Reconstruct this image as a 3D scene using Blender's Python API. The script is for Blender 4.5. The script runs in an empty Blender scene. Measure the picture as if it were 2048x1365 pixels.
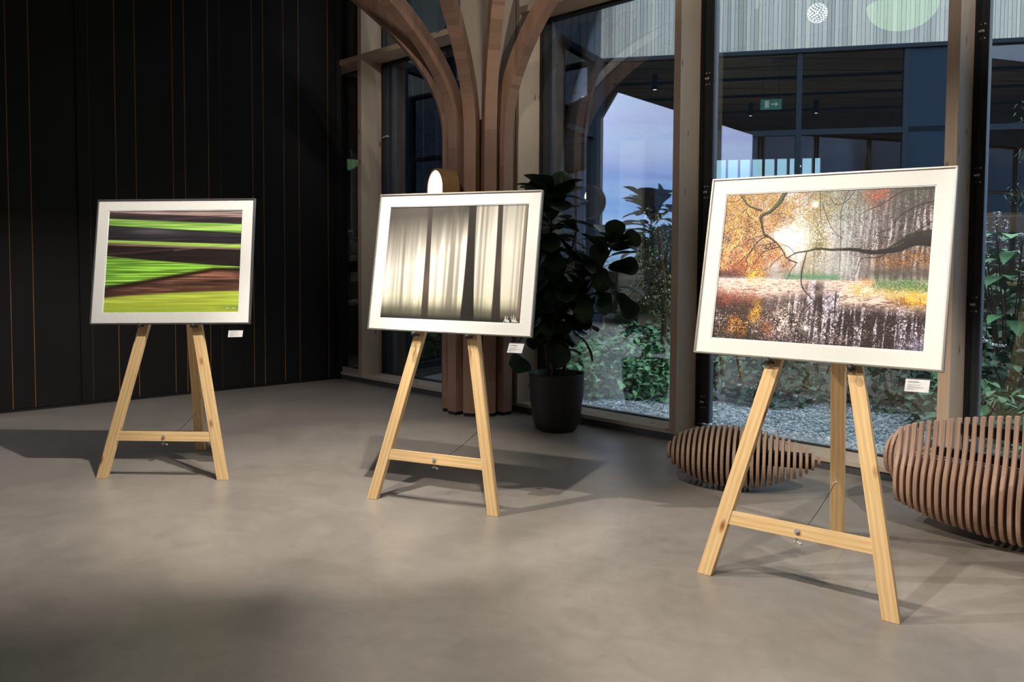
import bpy, bmesh, math, random
import numpy as np
from mathutils import Vector, Matrix

PI = math.pi
scene = bpy.context.scene
col = scene.collection

# ------------------------------------------------------------------ helpers
class MB:
    """collects shapes into one mesh"""
    def __init__(s): s.v = []; s.f = []; s.mi = []; s.tone = []
    def add(s, vs, fs, mi=0, tone=None):
        b = len(s.v); s.v += [tuple(p) for p in vs]
        for f in fs: s.f.append(tuple(b + i for i in f)); s.mi.append(mi)
        s.tone += [tone if tone is not None else 0.5] * len(vs)
        return s
    def box(s, x0, x1, y0, y1, z0, z1, mi=0, tone=None):
        v = [(x0,y0,z0),(x1,y0,z0),(x1,y1,z0),(x0,y1,z0),(x0,y0,z1),(x1,y0,z1),(x1,y1,z1),(x0,y1,z1)]
        return s.add(v, [(0,3,2,1),(4,5,6,7),(0,1,5,4),(1,2,6,5),(2,3,7,6),(3,0,4,7)], mi, tone)
    def prism(s, poly, h0, h1, fn, mi=0, tone=None):
        """poly: 2D points, fn(a,b,h)->3D ; caps and sides"""
        n = len(poly)
        v = [fn(a,b,h0) for a,b in poly] + [fn(a,b,h1) for a,b in poly]
        f = [tuple(range(n))[::-1], tuple(range(n, 2*n))]
        f += [(i,(i+1)%n,n+(i+1)%n,n+i) for i in range(n)]
        return s.add(v, f, mi, tone)
    def tube(s, pts, r, n=8, mi=0, caps=True):
        pts = [Vector(p) for p in pts]; rs = r if isinstance(r, (list, tuple)) else [r]*len(pts)
        V = []; F = []
        prev = None
        for i, p in enumerate(pts):
            t = (pts[min(i+1,len(pts)-1)] - pts[max(i-1,0)]).normalized()
            if prev is None:
                a = Vector((0,0,1)) if abs(t.z) < .9 else Vector((1,0,0))
                x = t.cross(a).normalized()
            else:
                x = (prev - t*prev.dot(t)).normalized()
            prev = x; y = t.cross(x)
            for k in range(n):
                th = 2*PI*k/n; V.append(p + (x*math.cos(th) + y*math.sin(th))*rs[i])
        for i in range(len(pts)-1):
            for k in range(n):
                F.append((i*n+k, i*n+(k+1)%n, (i+1)*n+(k+1)%n, (i+1)*n+k))
        if caps: F.append(tuple(range(n))[::-1]); F.append(tuple((len(pts)-1)*n+k for k in range(n)))
        return s.add(V, F, mi)
    def lathe(s, prof, n=48, c=(0,0), mi=0):
        V = []; F = []
        for r, z in prof:
            for k in range(n):
                th = 2*PI*k/n; V.append((c[0]+r*math.cos(th), c[1]+r*math.sin(th), z))
        for i in range(len(prof)-1):
            for k in range(n):
                F.append((i*n+k, i*n+(k+1)%n, (i+1)*n+(k+1)%n, (i+1)*n+k))
        return s.add(V, F, mi)
    def sphere(s, c, r, n=12, m=8, mi=0, sc=(1,1,1)):
        V = [(c[0], c[1], c[2]-r*sc[2])]; F = []
        for j in range(1, m):
            ph = -PI/2 + PI*j/m
            for k in range(n):
                th = 2*PI*k/n
                V.append((c[0]+r*sc[0]*math.cos(ph)*math.cos(th), c[1]+r*sc[1]*math.cos(ph)*math.sin(th), c[2]+r*sc[2]*math.sin(ph)))
        V.append((c[0], c[1], c[2]+r*sc[2])); L = len(V)-1
        for k in range(n): F.append((0, 1+(k+1)%n, 1+k)); F.append((L, 1+(m-2)*n+k, 1+(m-2)*n+(k+1)%n))
        for j in range(m-2):
            for k in range(n):
                F.append((1+j*n+k, 1+j*n+(k+1)%n, 1+(j+1)*n+(k+1)%n, 1+(j+1)*n+k))
        return s.add(V, F, mi)

def build(name, mb, mats, parent=None, M=None, smooth=False, bevel=0, fix=True, tone=False):
    """link the collected shapes as ONE object; M = local matrix (grain runs along its Z), verts are given in parent space"""
    me = bpy.data.meshes.new(name)
    vs = mb.v
    if M is not None:
        Mi = M.inverted(); vs = [tuple(Mi @ Vector(p)) for p in mb.v]
    me.from_pydata([tuple(p) for p in vs], [], mb.f)
    if not isinstance(mats, (list, tuple)): mats = [mats]
    for m in mats: me.materials.append(m)
    if len(mats) > 1: me.polygons.foreach_set('material_index', mb.mi)
    if fix:
        bm = bmesh.new(); bm.from_mesh(me); bmesh.ops.recalc_face_normals(bm, faces=bm.faces); bm.to_mesh(me); bm.free()
    if tone:
        at = me.attributes.new('tone', 'FLOAT', 'POINT'); at.data.foreach_set('value', mb.tone)
    if smooth: me.polygons.foreach_set('use_smooth', [True]*len(me.polygons))
    me.update()
    o = bpy.data.objects.new(name, me); col.objects.link(o)
    if parent: o.parent = parent
    if M is not None: o.matrix_local = M
    if bevel:
        b = o.modifiers.new('bevel', 'BEVEL'); b.width = bevel; b.segments = 2; b.limit_method = 'ANGLE'; b.angle_limit = 0.7
    return o

def thing(name, label, cat, loc=(0,0,0), rotz=0, group=None, M=None):
    o = bpy.data.objects.new(name, None); col.objects.link(o); o.empty_display_size = .1
    if M is not None: o.matrix_world = M
    else: o.location = loc; o.rotation_euler = (0,0,rotz)
    return tag(o, label, cat, group)
def tag(o, label=None, cat=None, group=None, kind=None):
    if label: o['label'] = label
    if cat: o['category'] = cat
    if group: o['group'] = group
    if kind: o['kind'] = kind
    return o
def struct(o, label=None): o['kind'] = 'structure'; return tag(o, label)
def sroot(name, M):
    o = bpy.data.objects.new(name, None); col.objects.link(o); o.matrix_world = M; o['kind'] = 'structure'; return o

def axisM(p0, p1, xhint=(1,0,0)):
    z = (Vector(p1)-Vector(p0)).normalized(); x = Vector(xhint); x = (x - z*x.dot(z)).normalized(); y = z.cross(x)
    m = Matrix((x, y, z)).transposed().to_4x4(); m.translation = Vector(p0); return m
def RZ(loc, ang): return Matrix.Translation(Vector(loc)) @ Matrix.Rotation(ang, 4, 'Z')

# ------------------------------------------------------------------ materials
def srgb(r, g, b):
    f = lambda c: (c/255/12.92) if c/255 <= .04045 else ((c/255+.055)/1.055)**2.4
    return (f(r), f(g), f(b), 1)
class NT:
    def __init__(s, name):
        s.m = bpy.data.materials.new(name); s.m.use_nodes = True; s.t = s.m.node_tree; s.t.nodes.clear()
        s.out = s.n('ShaderNodeOutputMaterial')
    def n(s, typ, **kw):
        nd = s.t.nodes.new(typ)
        for k, v in kw.items():
            if k.startswith('i_'): nd.inputs[k[2:].replace('_', ' ')].default_value = v
            else: setattr(nd, k, v)
        return nd
    def l(s, a, b): s.t.links.new(a, b)
    def coord(s, scale=(1,1,1), kind='Object', loc=(0,0,0)):
        c = s.n('ShaderNodeTexCoord'); m = s.n('ShaderNodeMapping'); m.inputs['Scale'].default_value = scale; m.inputs['Location'].default_value = loc
        s.l(c.outputs[kind], m.inputs['Vector']); return m.outputs[0]
    def noise(s, vec, scale=5, detail=4, rough=.5, dist=0):
        n = s.n('ShaderNodeTexNoise'); n.inputs['Scale'].default_value = scale; n.inputs['Detail'].default_value = detail
        n.inputs['Roughness'].default_value = rough; n.inputs['Distortion'].default_value = dist; s.l(vec, n.inputs['Vector']); return n.outputs['Fac']
    def ramp(s, fac, stops):
        r = s.n('ShaderNodeValToRGB'); e = r.color_ramp.elements
        while len(e) < len(stops): e.new(.5)
        for k, (p, c) in enumerate(stops): e[k].position = p; e[k].color = c if len(c) == 4 else (*c, 1)
        s.l(fac, r.inputs[0]); return r.outputs[0]
    def mix(s, fac, a, b, mode='MIX'):
        m = s.n('ShaderNodeMix', data_type='RGBA', blend_type=mode)
        for sock, v in ((m.inputs[0], fac), (m.inputs[6], a), (m.inputs[7], b)):
            if hasattr(v, 'links'): s.l(v, sock)
            else: sock.default_value = v if not isinstance(v, tuple) or len(v) == 4 else (*v, 1)
        return m.outputs[2]
    def math(s, op, a, b=0):
        m = s.n('ShaderNodeMath', operation=op)
        for i, v in enumerate((a, b)):
            if hasattr(v, 'links'): s.l(v, m.inputs[i])
            else: m.inputs[i].default_value = v
        return m.outputs[0]
    def bsdf(s, color, rough=.5, metal=0, spec=.5, bump=None, bstr=.2, bdist=.01, **kw):
        b = s.n('ShaderNodeBsdfPrincipled')
        for sock, v in (('Base Color', color), ('Roughness', rough), ('Metallic', metal), ('Specular IOR Level', spec)):
            if hasattr(v, 'links'): s.l(v, b.inputs[sock])
            else: b.inputs[sock].default_value = v
        for k, v in kw.items(): b.inputs[k].default_value = v
        if bump is not None:
            bp = s.n('ShaderNodeBump'); bp.inputs['Strength'].default_value = bstr; bp.inputs['Distance'].default_value = bdist
            s.l(bump, bp.inputs['Height']); s.l(bp.outputs[0], b.inputs['Normal'])
        s.l(b.outputs[0], s.out.inputs[0]); return b

def plain(name, c, rough=.5, metal=0, spec=.5, var=.12, scale=30, bump=.0):
    t = NT(name); v = t.coord()
    n = t.noise(v, scale, 3)
    hi = tuple(min(1, x*(1+var)) for x in c[:3])+(1,); lo = tuple(x*(1-var) for x in c[:3])+(1,)
    t.bsdf(t.ramp(n, [(.3, lo), (.7, hi)]), rough, metal, spec, bump=n if bump else None, bstr=bump, bdist=.003); return t.m

def wood(name, light, dark, knot=None, freq=26, rough=.5, seedrand=True, blocks=False, stretch=1.0, gcontrast=.5, spec=.3):
    """grain runs along the object's own Z"""
    t = NT(name)
    oi = t.n('ShaderNodeObjectInfo')
    base = t.coord((1,1,1))
    addv = t.n('ShaderNodeVectorMath', operation='ADD'); t.l(base, addv.inputs[0])
    mul = t.n('ShaderNodeVectorMath', operation='SCALE'); comb = t.n('ShaderNodeCombineXYZ')
    t.l(oi.outputs['Random'], comb.inputs[0]); t.l(oi.outputs['Random'], comb.inputs[1]); t.l(oi.outputs['Random'], comb.inputs[2])
    t.l(comb.outputs[0], mul.inputs[0]); mul.inputs['Scale'].default_value = 17.3; t.l(mul.outputs[0], addv.inputs[1])
    m = t.n('ShaderNodeMapping'); m.inputs['Scale'].default_value = (freq, freq, 1.3*stretch); t.l(addv.outputs[0], m.inputs['Vector'])
    w = t.n('ShaderNodeTexWave', wave_type='BANDS', bands_direction='X'); w.inputs['Scale'].default_value = 1.1; w.inputs['Distortion'].default_value = 5.5
    w.inputs['Detail'].default_value = 3; w.inputs['Detail Scale'].default_value = .6; t.l(m.outputs[0], w.inputs['Vector'])
    m2 = t.n('ShaderNodeMapping'); m2.inputs['Scale'].default_value = (freq*9, freq*9, 6); t.l(addv.outputs[0], m2.inputs['Vector'])
    fine = t.noise(m2.outputs[0], 1, 3)
    f = t.math('ADD', t.math('MULTIPLY', w.outputs['Fac'], gcontrast), t.math('MULTIPLY', fine, 1-gcontrast))
    c = t.ramp(f, [(.2, light), (.85, dark)])
    if knot:
        mk = t.n('ShaderNodeMapping'); mk.inputs['Scale'].default_value = (7, 7, 3.0); t.l(addv.outputs[0], mk.inputs['Vector'])
        vo = t.n('ShaderNodeTexVoronoi', feature='F1'); vo.inputs['Scale'].default_value = 1.0; t.l(mk.outputs[0], vo.inputs['Vector'])
        kf = t.ramp(vo.outputs['Distance'], [(.05, (1,1,1,1)), (.13, (0,0,0,1))])
        c = t.mix(kf, c, knot)
    if blocks:
        sx = t.n('ShaderNodeSeparateXYZ'); t.l(addv.outputs[0], sx.inputs[0])
        lam = t.math('FLOOR', t.math('MULTIPLY', sx.outputs[0], 22)); zz = t.math('FLOOR', t.math('ADD', t.math('MULTIPLY', sx.outputs[2], 2.6), t.math('MULTIPLY', lam, .37)))
        cb = t.n('ShaderNodeCombineXYZ'); t.l(lam, cb.inputs[0]); t.l(zz, cb.inputs[1])
        wn = t.n('ShaderNodeTexWhiteNoise'); t.l(cb.outputs[0], wn.inputs[0])
        c = t.mix(t.math('MULTIPLY', wn.outputs[0], .5), c, tuple(x*.42 for x in dark[:3])+(1,))
    t.bsdf(c, rough, 0, spec, bump=fine, bstr=.12, bdist=.002); return t.m

def glass_mat(name, refl=.06, tint=(.84,.9,.9,1), rough=0.0):
    t = NT(name)
    tr = t.n('ShaderNodeBsdfTransparent'); tr.inputs[0].default_value = tint
    gl = t.n('ShaderNodeBsdfGlossy'); gl.inputs['Roughness'].default_value = rough; gl.inputs['Color'].default_value = (.95,.97,1,1)
    fr = t.n('ShaderNodeFresnel'); fr.inputs['IOR'].default_value = 1.5
    f = t.math('MINIMUM', t.math('ADD', t.math('MULTIPLY', fr.outputs[0], 1.5), refl), .95)
    mx = t.n('ShaderNodeMixShader'); t.l(f, mx.inputs[0]); t.l(tr.outputs[0], mx.inputs[1]); t.l(gl.outputs[0], mx.inputs[2])
    t.l(mx.outputs[0], t.out.inputs[0]); return t.m

def emit(name, c, s):
    t = NT(name); e = t.n('ShaderNodeEmission'); e.inputs[0].default_value = c; e.inputs[1].default_value = s; t.l(e.outputs[0], t.out.inputs[0]); return t.m

M = {}
# polished screed floor
t = NT('screed_floor'); v = t.coord()
n1 = t.noise(v, .9, 6, .6, .6); n2 = t.noise(v, 7, 5, .6, 1.2); n3 = t.noise(t.coord((1,1,1)), 60, 3)
c = t.ramp(t.math('ADD', t.math('MULTIPLY', n1, .65), t.math('MULTIPLY', n2, .35)), [(.32, (.212,.186,.163,1)), (.68, (.345,.304,.266,1))])
vo = t.n('ShaderNodeTexVoronoi', feature='F1'); vo.inputs['Scale'].default_value = 3.5; t.l(v, vo.inputs['Vector'])
c = t.mix(t.ramp(vo.outputs['Distance'], [(.008, (.5,.5,.5,1)), (.016, (0,0,0,1))]), c, (.5,.46,.4,1))
mr = t.n('ShaderNodeMapRange'); mr.inputs[3].default_value = .27; mr.inputs[4].default_value = .42; t.l(n2, mr.inputs[0])
t.bsdf(c, mr.outputs[0], 0, .38, bump=t.math('ADD', n2, t.math('MULTIPLY', n3, .25)), bstr=.10, bdist=.006); M['floor'] = t.m
M['black_panel'] = plain('black_panel', (.0075,.0075,.008,1), .45, 0, .35, .2, 3)
M['black'] = plain('black_lacquer', (.008,.008,.009,1), .5)
M['gold'] = plain('brass_strip', (.34,.17,.055,1), .45, .35, .5, .3, 4)
M['pine'] = wood('planed_pine', (.90,.65,.34,1), (.70,.42,.18,1), (.30,.10,.03,1), freq=11, rough=.42, gcontrast=.26)
M['larch'] = wood('pale_larch', (.56,.46,.36,1), (.45,.355,.27,1), (.2,.12,.07,1), freq=12, rough=.6, gcontrast=.3)
M['larch_front'] = wood('larch_edge', (.53,.39,.28,1), (.43,.30,.21,1), (.2,.11,.06,1), freq=16, rough=.6, gcontrast=.2)
M['glulam'] = wood('red_brown_glulam', (.38,.225,.16,1), (.29,.165,.11,1), None, freq=12, rough=.42, blocks=True, gcontrast=.12)
M['slat'] = wood('brown_plywood_slat', (.64,.43,.32,1), (.52,.33,.235,1), None, freq=14, rough=.45)
M['pouf_slat'] = wood('dark_brown_plywood_slat', (.44,.30,.215,1), (.33,.21,.15,1), None, freq=14, rough=.5)
M['lamp_wood'] = wood('oak_veneer', (.36,.2,.08,1), (.25,.13,.05,1), None, freq=18, rough=.45)
M['frame_metal'] = plain('champagne_aluminium', (.42,.39,.34,1), .38, .75, .5, .05)
M['frame_grey'] = plain('grey_aluminium', (.2,.19,.19,1), .38, .7, .5, .05)
M['mat'] = plain('white_mat_board', (.83,.81,.76,1), .85, 0, .2, .015, 80)
M['mat_edge'] = plain('mat_bevel', (.9,.89,.86,1), .8)
M['steel'] = plain('zinc_plated_steel', (.62,.61,.58,1), .35, .45)
M['rubber'] = plain('black_rubber', (.012,.012,.012,1), .55)
M['anthracite'] = plain('anthracite_window_frame', (.028,.034,.042,1), .4, 0, .5, .1)
M['wing_frame'] = plain('dark_blue_grey_wing_frame', (.012,.018,.026,1), .7, 0, .06, .1)
M['navy'] = plain('dark_blue_panel', (.009,.018,.032,1), .7, 0, .06, .1, 2)
M['zinc'] = plain('standing_seam_zinc', (.075,.10,.135,1), .45, .25, .5, .15, 2)
M['plinth'] = plain('dark_grey_plinth', (.07,.07,.072,1), .5)
M['pot'] = plain('matt_anthracite_pot', (.017,.0155,.015,1), .55, 0, .4, .08, 8)
M['soil'] = plain('potting_soil', (.02,.014,.01,1), .95, 0, .1, .5, 60)
M['bark'] = plain('brown_stem_bark', (.07,.04,.025,1), .8, 0, .2, .4, 40)
M['white'] = plain('white_paint', (.75,.74,.72,1), .6)
M['glass'] = glass_mat('window_glass', .07, (.80,.87,.88,1))
M['glass_wing'] = glass_mat('side_wing_glass', .5, (.78,.84,.85,1))
M['glass_far'] = glass_mat('far_wing_glass', .02, (.80,.84,.84,1))
M['acryl'] = glass_mat('clear_acrylic', .03, (.93,.95,.96,1))
M['ink'] = plain('grey_print', (.22,.22,.22,1), .9)
M['ceil_room'] = plain('ceiling_boards', (.35,.27,.2,1), .7)
M['wall_room'] = plain('rear_wall_paint', (.12,.11,.10,1), .8)
M['dark_int'] = plain('dark_interior_wall', (.095,.055,.026,1), .8)
M['int_floor'] = plain('wing_screed', (.25,.2,.15,1), .4)
M['paving'] = plain('concrete_paving', (.13,.14,.15,1), .8)
M['earth'] = plain('garden_earth', (.03,.025,.02,1), .95, 0, .1, .5, 15)
M['screen'] = emit('lit_diffuser', (1,.93,.78,1), 5.0)
M['spot_glow'] = emit('spot_lens', (1,.93,.8,1), 14.0)
M['globe_glow'] = emit('globe_lamp_glow', (1,.97,.92,1), 12.0)
t = NT('green_glass_shade'); e = t.n('ShaderNodeEmission'); e.inputs[0].default_value = (.55,.85,.38,1); e.inputs[1].default_value = 1.5
d = t.n('ShaderNodeBsdfGlossy'); d.inputs['Roughness'].default_value = .2; d.inputs[0].default_value = (.5,.9,.5,1)
mx = t.n('ShaderNodeMixShader'); mx.inputs[0].default_value = .2; t.l(e.outputs[0], mx.inputs[1]); t.l(d.outputs[0], mx.inputs[2]); t.l(mx.outputs[0], t.out.inputs[0]); M['green_shade'] = t.m
M['exit_green'] = emit('exit_sign_face', (.16,.42,.36,1), .5)
M['exit_white'] = emit('exit_sign_white', (.8,.9,.85,1), .6)
M['label_glow'] = emit('display_glow', (.5,.8,1,1), 1.5)
# weathered cladding boards (tone attribute = board variation)
t = NT('weathered_larch_boards'); at = t.n('ShaderNodeAttribute'); at.attribute_name = 'tone'
g = t.noise(t.coord((60,60,1.2)), 1, 4)
c = t.ramp(at.outputs['Fac'], [(0, (.20,.19,.175,1)), (.5, (.33,.33,.31,1)), (1, (.46,.42,.36,1))])
c = t.mix(t.math('MULTIPLY', g, .55), c, (.20,.19,.185,1))
t.bsdf(c, .8, 0, .2, bump=g, bstr=.2); M['cladding'] = t.m
# ceiling planks of the wing
t = NT('wing_ceiling_planks'); w = t.n('ShaderNodeTexWave', wave_type='BANDS', bands_direction='Y'); w.inputs['Scale'].default_value = .35; t.l(t.coord(), w.inputs['Vector'])
c = t.ramp(w.outputs['Fac'], [(.0, (.012,.008,.006,1)), (.06, (.15,.10,.06,1)), (1, (.13,.088,.052,1))]); t.bsdf(c, .6, 0, .3); M['wing_ceiling'] = t.m
# leaves
def leaf_mat(name, a, b, rough=.45, spec=.5, scale=4):
    t = NT(name); g = t.n('ShaderNodeNewGeometry'); wn = t.n('ShaderNodeAttribute'); wn.attribute_name = 'tone'
    c = t.ramp(wn.outputs['Fac'], [(0, a), (1, b)]); c2 = t.mix(t.math('MULTIPLY', t.noise(t.coord(), scale, 3), .5), c, tuple(x*.5 for x in a[:3])+(1,))
    t.bsdf(c2, rough, 0, spec); return t.m
M['fig'] = leaf_mat('fiddle_leaf', (.008,.022,.008,1), (.02,.055,.014,1), .38, .5)
M['ground_leaf'] = leaf_mat('ground_cover_leaf', (.026,.085,.032,1), (.085,.215,.08,1), .6, .3)
M['dark_leaf'] = leaf_mat('dark_shrub_leaf', (.010,.032,.014,1), (.035,.095,.036,1), .6, .3)
M['lime_leaf'] = leaf_mat('fine_tree_leaf', (.03,.05,.015,1), (.17,.19,.06,1), .5)
M['petal'] = leaf_mat('white_flower', (.45,.45,.48,1), (.75,.75,.78,1), .7)
M['fir'] = leaf_mat('fir_needle', (.006,.012,.008,1), (.012,.022,.012,1), .7)
# gravel
t = NT('grey_gravel'); v = t.coord(); vo = t.n('ShaderNodeTexVoronoi', feature='F1'); vo.inputs['Scale'].default_value = 38; t.l(v, vo.inputs['Vector'])
vc = t.n('ShaderNodeSeparateXYZ'); t.l(vo.outputs['Color'], vc.inputs[0])
c = t.ramp(vc.outputs[0], [(0, (.015,.02,.024,1)), (.5, (.08,.095,.105,1)), (1, (.24,.26,.28,1))])
t.bsdf(c, .8, 0, .3, bump=vo.outputs['Distance'], bstr=.8, bdist=.02); M['gravel'] = t.m
t = NT('gravel_stone'); at = t.n('ShaderNodeAttribute'); at.attribute_name = 'tone'
t.bsdf(t.ramp(at.outputs['Fac'], [(0, (.025,.03,.035,1)), (.55, (.11,.125,.135,1)), (1, (.34,.36,.37,1))]), .75, 0, .3); M['stone'] = t.m
def print_mat(name):
    t = NT(name); at = t.n('ShaderNodeAttribute'); at.attribute_name = 'ink'
    t.bsdf(at.outputs['Color'], .38, 0, .35); return t.m

# ------------------------------------------------------------------ frames of reference
WA = math.atan(-0.981); O = (0, 7.744, 0); WALL = RZ(O, WA)        # window wall: x along, y outwards, z up
BA = math.radians(41.38); K = (-2.09, 9.78, 0); BW = RZ(K, BA)     # black wall: x towards the corner, room at -y
Q = (1.62, 15.4, 0); PA = math.atan2(.885, .465); PW = RZ(Q, PA)    # courtyard side wing: facade at x<0, inside +y
FA = math.radians(-13); FW = RZ(Q, FA)                             # opposite wing: facade x>0, inside +y
def wpt(s, d, z=0): return WALL @ Vector((s, d, z))

# ------------------------------------------------------------------ room shell
def slab(name, pts, z0, z1, mat, M_=None, parent=None):
    mb = MB(); mb.prism(pts, z0, z1, lambda a,b,h: (a,b,h)); o = build(name, mb, mat, parent=parent)
    if M_ is not None: o.matrix_world = M_
    return o
H = 5.8
struct(slab('floor', [(-9.5,.29),(-9.5,-9.2),(15.7,-9.2),(15.7,.29)], -.3, 0, M['floor'], WALL), 'brown-grey polished screed floor')
struct(slab('ceiling', [(-9.5,.6),(-9.5,-9.2),(15.7,-9.2),(15.7,.6)], H, H+.3, M['ceil_room'], WALL))
mb = MB(); mb.box(-6.65,-2.68,-9.2,-9,0,1.15); mb.box(-9.5,-6.65,-9.2,-9,0,H); mb.box(-2.68,15.7,-9.2,-9,0,H)
mb.prism([(-6.65,4.83),(-6.2,5.4),(-2.68,4.03),(-2.68,H),(-6.65,H)], -9.2, -9, lambda a,b,h: (a,h,b))
o = build('wall_rear', mb, M['wall_room']); o.matrix_world = WALL; struct(o)
mb = MB(); mb.box(15.5,15.7,-9,.29,0,H); o = build('wall_right', mb, M['wall_room']); o.matrix_world = WALL; struct(o)
mb = MB(); mb.box(-9.5,-9.3,-9,.29,0,H); mb.box(-9.3,-3.3,.1,.29,0,H); o = build('wall_far_left', mb, M['wall_room']); o.matrix_world = WALL; struct(o)
# gable window in the rear wall (it is what the panes mirror)
g = sroot('window_5', WALL)
mb = MB()
for a, b in (((-6.65,1.18),(-6.65,4.83)), ((-6.65,4.83),(-6.2,5.4)), ((-6.2,5.4),(-2.68,4.03)), ((-2.68,4.03),(-2.68,1.18)), ((-6.65,1.18),(-2.68,1.18))):
    mb.tube([(a[0],-9.05,a[1]),(b[0],-9.05,b[1])], .035, 4)
build('window_frame', mb, M['anthracite'], g)

# black panelled wall with brass seams
bw = sroot('wall_left', BW)
mb = MB(); xs = [-4.25,-2.85]; mb.box(-4.25,-2.853,0,.09,.03,H-.01); mb.box(-2.829,0,0,.09,.03,H-.01); mb.box(-2.853,-2.829,.02,.09,.03,H-.01)
mb.box(-4.25,0.0,.09,.2,0,H-.01); build('wall_panel', mb, M['black_panel'], bw)
mb = MB(); mb.box(-4.25,0,.012,.09,0,.03); build('baseboard', mb, M['black'], bw)
for x in (-3.413,-3.228,-2.482,-2.292,-1.926,-1.803,-1.555,-1.065,-.937,-.693,-.508,-.136,-3.62,-3.9):
    mb = MB(); mb.box(x-.0032,x+.0032,-.0015,.004,.03,H-.02); build('brass_strip', mb, M['gold'], bw)
for x in (-2.723,-1.428):
    mb = MB(); mb.box(x-.002,x+.002,-.001,.004,.03,H-.02); build('panel_joint', mb, M['plinth'], bw)
mb = MB(); mb.box(-.03,.035,-.02,.2,0,H-.01); build('wall_end', mb, M['black'], bw)

# window wall ------------------------------------------------------
def wall_part(name, mb, mat, parent, **kw): return build(name, mb, mat, parent, **kw)
def hbeam(name, s0, s1, y0, y1, z0, z1, mat, parent, bevel=0):
    mb = MB(); mb.box(s0,s1,y0,y1,z0,z1)
    return build(name, mb, mat, parent, M=axisM((s0,y0,z0),(s1,y0,z0),(0,1,0)), bevel=bevel)
def vbeam(name, s0, s1, y0, y1, z0, z1, mats, parent, bevel=0):
    mb = MB(); mb.box(s0,s1,y0,y1,z0,z1)
    mb.mi = [0,0,1,0,0,0] if isinstance(mats, list) else mb.mi
    return build(name, mb, mats, parent, M=axisM((s0,y0,z0),(s0,y0,z1),(1,0,0)), bevel=bevel, fix=False)
ZB, ZT, ZF = .057, .09, 3.75
posts = [(-2.528,-2.456),(1.781,1.844),(3.772,3.845),(5.75,5.82),(7.7,7.77),(9.7,9.77),(11.7,11.77),(13.7,13.77)]
n = 0
for a, b in posts:
    n += 1; r = sroot('trim_%d' % n, WALL); vbeam('post', a, b, 0, .29, ZB, H, [M['larch'], M['larch_front']], r, .002)
r = sroot('trim_9', WALL); vbeam('pillar', -.75, .018, 0, .29, ZB, H, [M['larch'], M['larch']], r)
vbeam('post', .036, .076, 0, .29, ZB, H, [M['larch'], M['larch_front']], r); mb = MB(); mb.box(.018,.036,.02,.29,ZB,H); build('shadow_gap', mb, M['black'], r)
mb = MB(); mb.box(-3.3,15.5,.012,.05,0,ZB); o = build('baseboard_window', mb, M['plinth']); o.matrix_world = WALL; struct(o)
bays = [(-3.3,-2.528),(-2.456,-.75),(.076,1.781),(1.844,3.772),(3.845,5.75),(5.82,7.7),(7.77,9.7),(9.77,11.7),(11.77,13.7),(13.77,15.5)]
for i, (a, b) in enumerate(bays):
    w = sroot('window_%d' % (i+1) if i < 4 else 'window_%d' % (i+2), WALL)
    hbeam('sill', a, b, 0, .3, ZB, ZT, M['larch'], w, .002)
    hbeam('transom', a, b, 0, .3, ZF, ZF+.062, M['larch_front'], w, .002)
    mb = MB(); fw = .03 if i else .02
    for z0, z1 in ((ZT, ZF), (ZF+.062, H)):
        mb.box(a, a+fw, .285, .36, z0, z1); mb.box(b-fw, b, .285, .36, z0, z1)
        mb.box(a, b, .285, .36, z1-.025, z1); mb.box(a, b, .285, .36, z0, z0+.008)
    build('window_frame', mb, M['black'], w)
    mb = MB()
    if i in (2,3,4):                                              # broad blue-grey mullion beside the frame
        wd = {2:.115, 3:.085, 4:.05}[i]
        mb.box(a+fw, a+fw+wd, .30, .37, ZT+.03, ZF-.025); mb.box(a+fw, a+fw+wd, .30, .37, ZF+.1, H)
        mb.box(a+fw+.06*wd/.1, a+fw+.065*wd/.1, .297, .30, ZT+.03, ZF-.025)
        build('mullion', mb, M['anthracite'], w)
    if i == 1:
        mb.box(a+.115,a+.185,.30,.36,ZT,ZF-.02); build('mullion', mb, M['anthracite'], w)
        for zz, L in ((2.89,.085),(.83,.10)):
            mh = MB(); mh.tube([(a+.12,.27,zz),(a+.04,.27,zz-.01)], .008, 8); mh.tube([(a+.12,.30,zz),(a+.12,.265,zz)], .012, 8); build('handle', mh, M['steel'], w)
    if i in (3,4):
        for zz in (2.92,2.01,.295,1.18):
            mh = MB(); xx = a+fw+(.035 if i == 3 else .012)
            for dx in (-.014,.014):
                for dz in (-.045,.045): mh.tube([(xx+dx,.30,zz+dz),(xx+dx,.292,zz+dz)], .006, 8)
            mh.tube([(xx-.02,.292,zz),(xx+.01,.285,zz)], .009, 8)
            build('hinge_bolts', mh, M['steel'], w)
    mb = MB(); mb.box(a+fw*.6, b-fw*.6, .318, .324, ZT, ZF); mb.box(a+fw*.6, b-fw*.6, .318, .324, ZF+.06, H); build('pane', mb, M['glass'], w)
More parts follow.
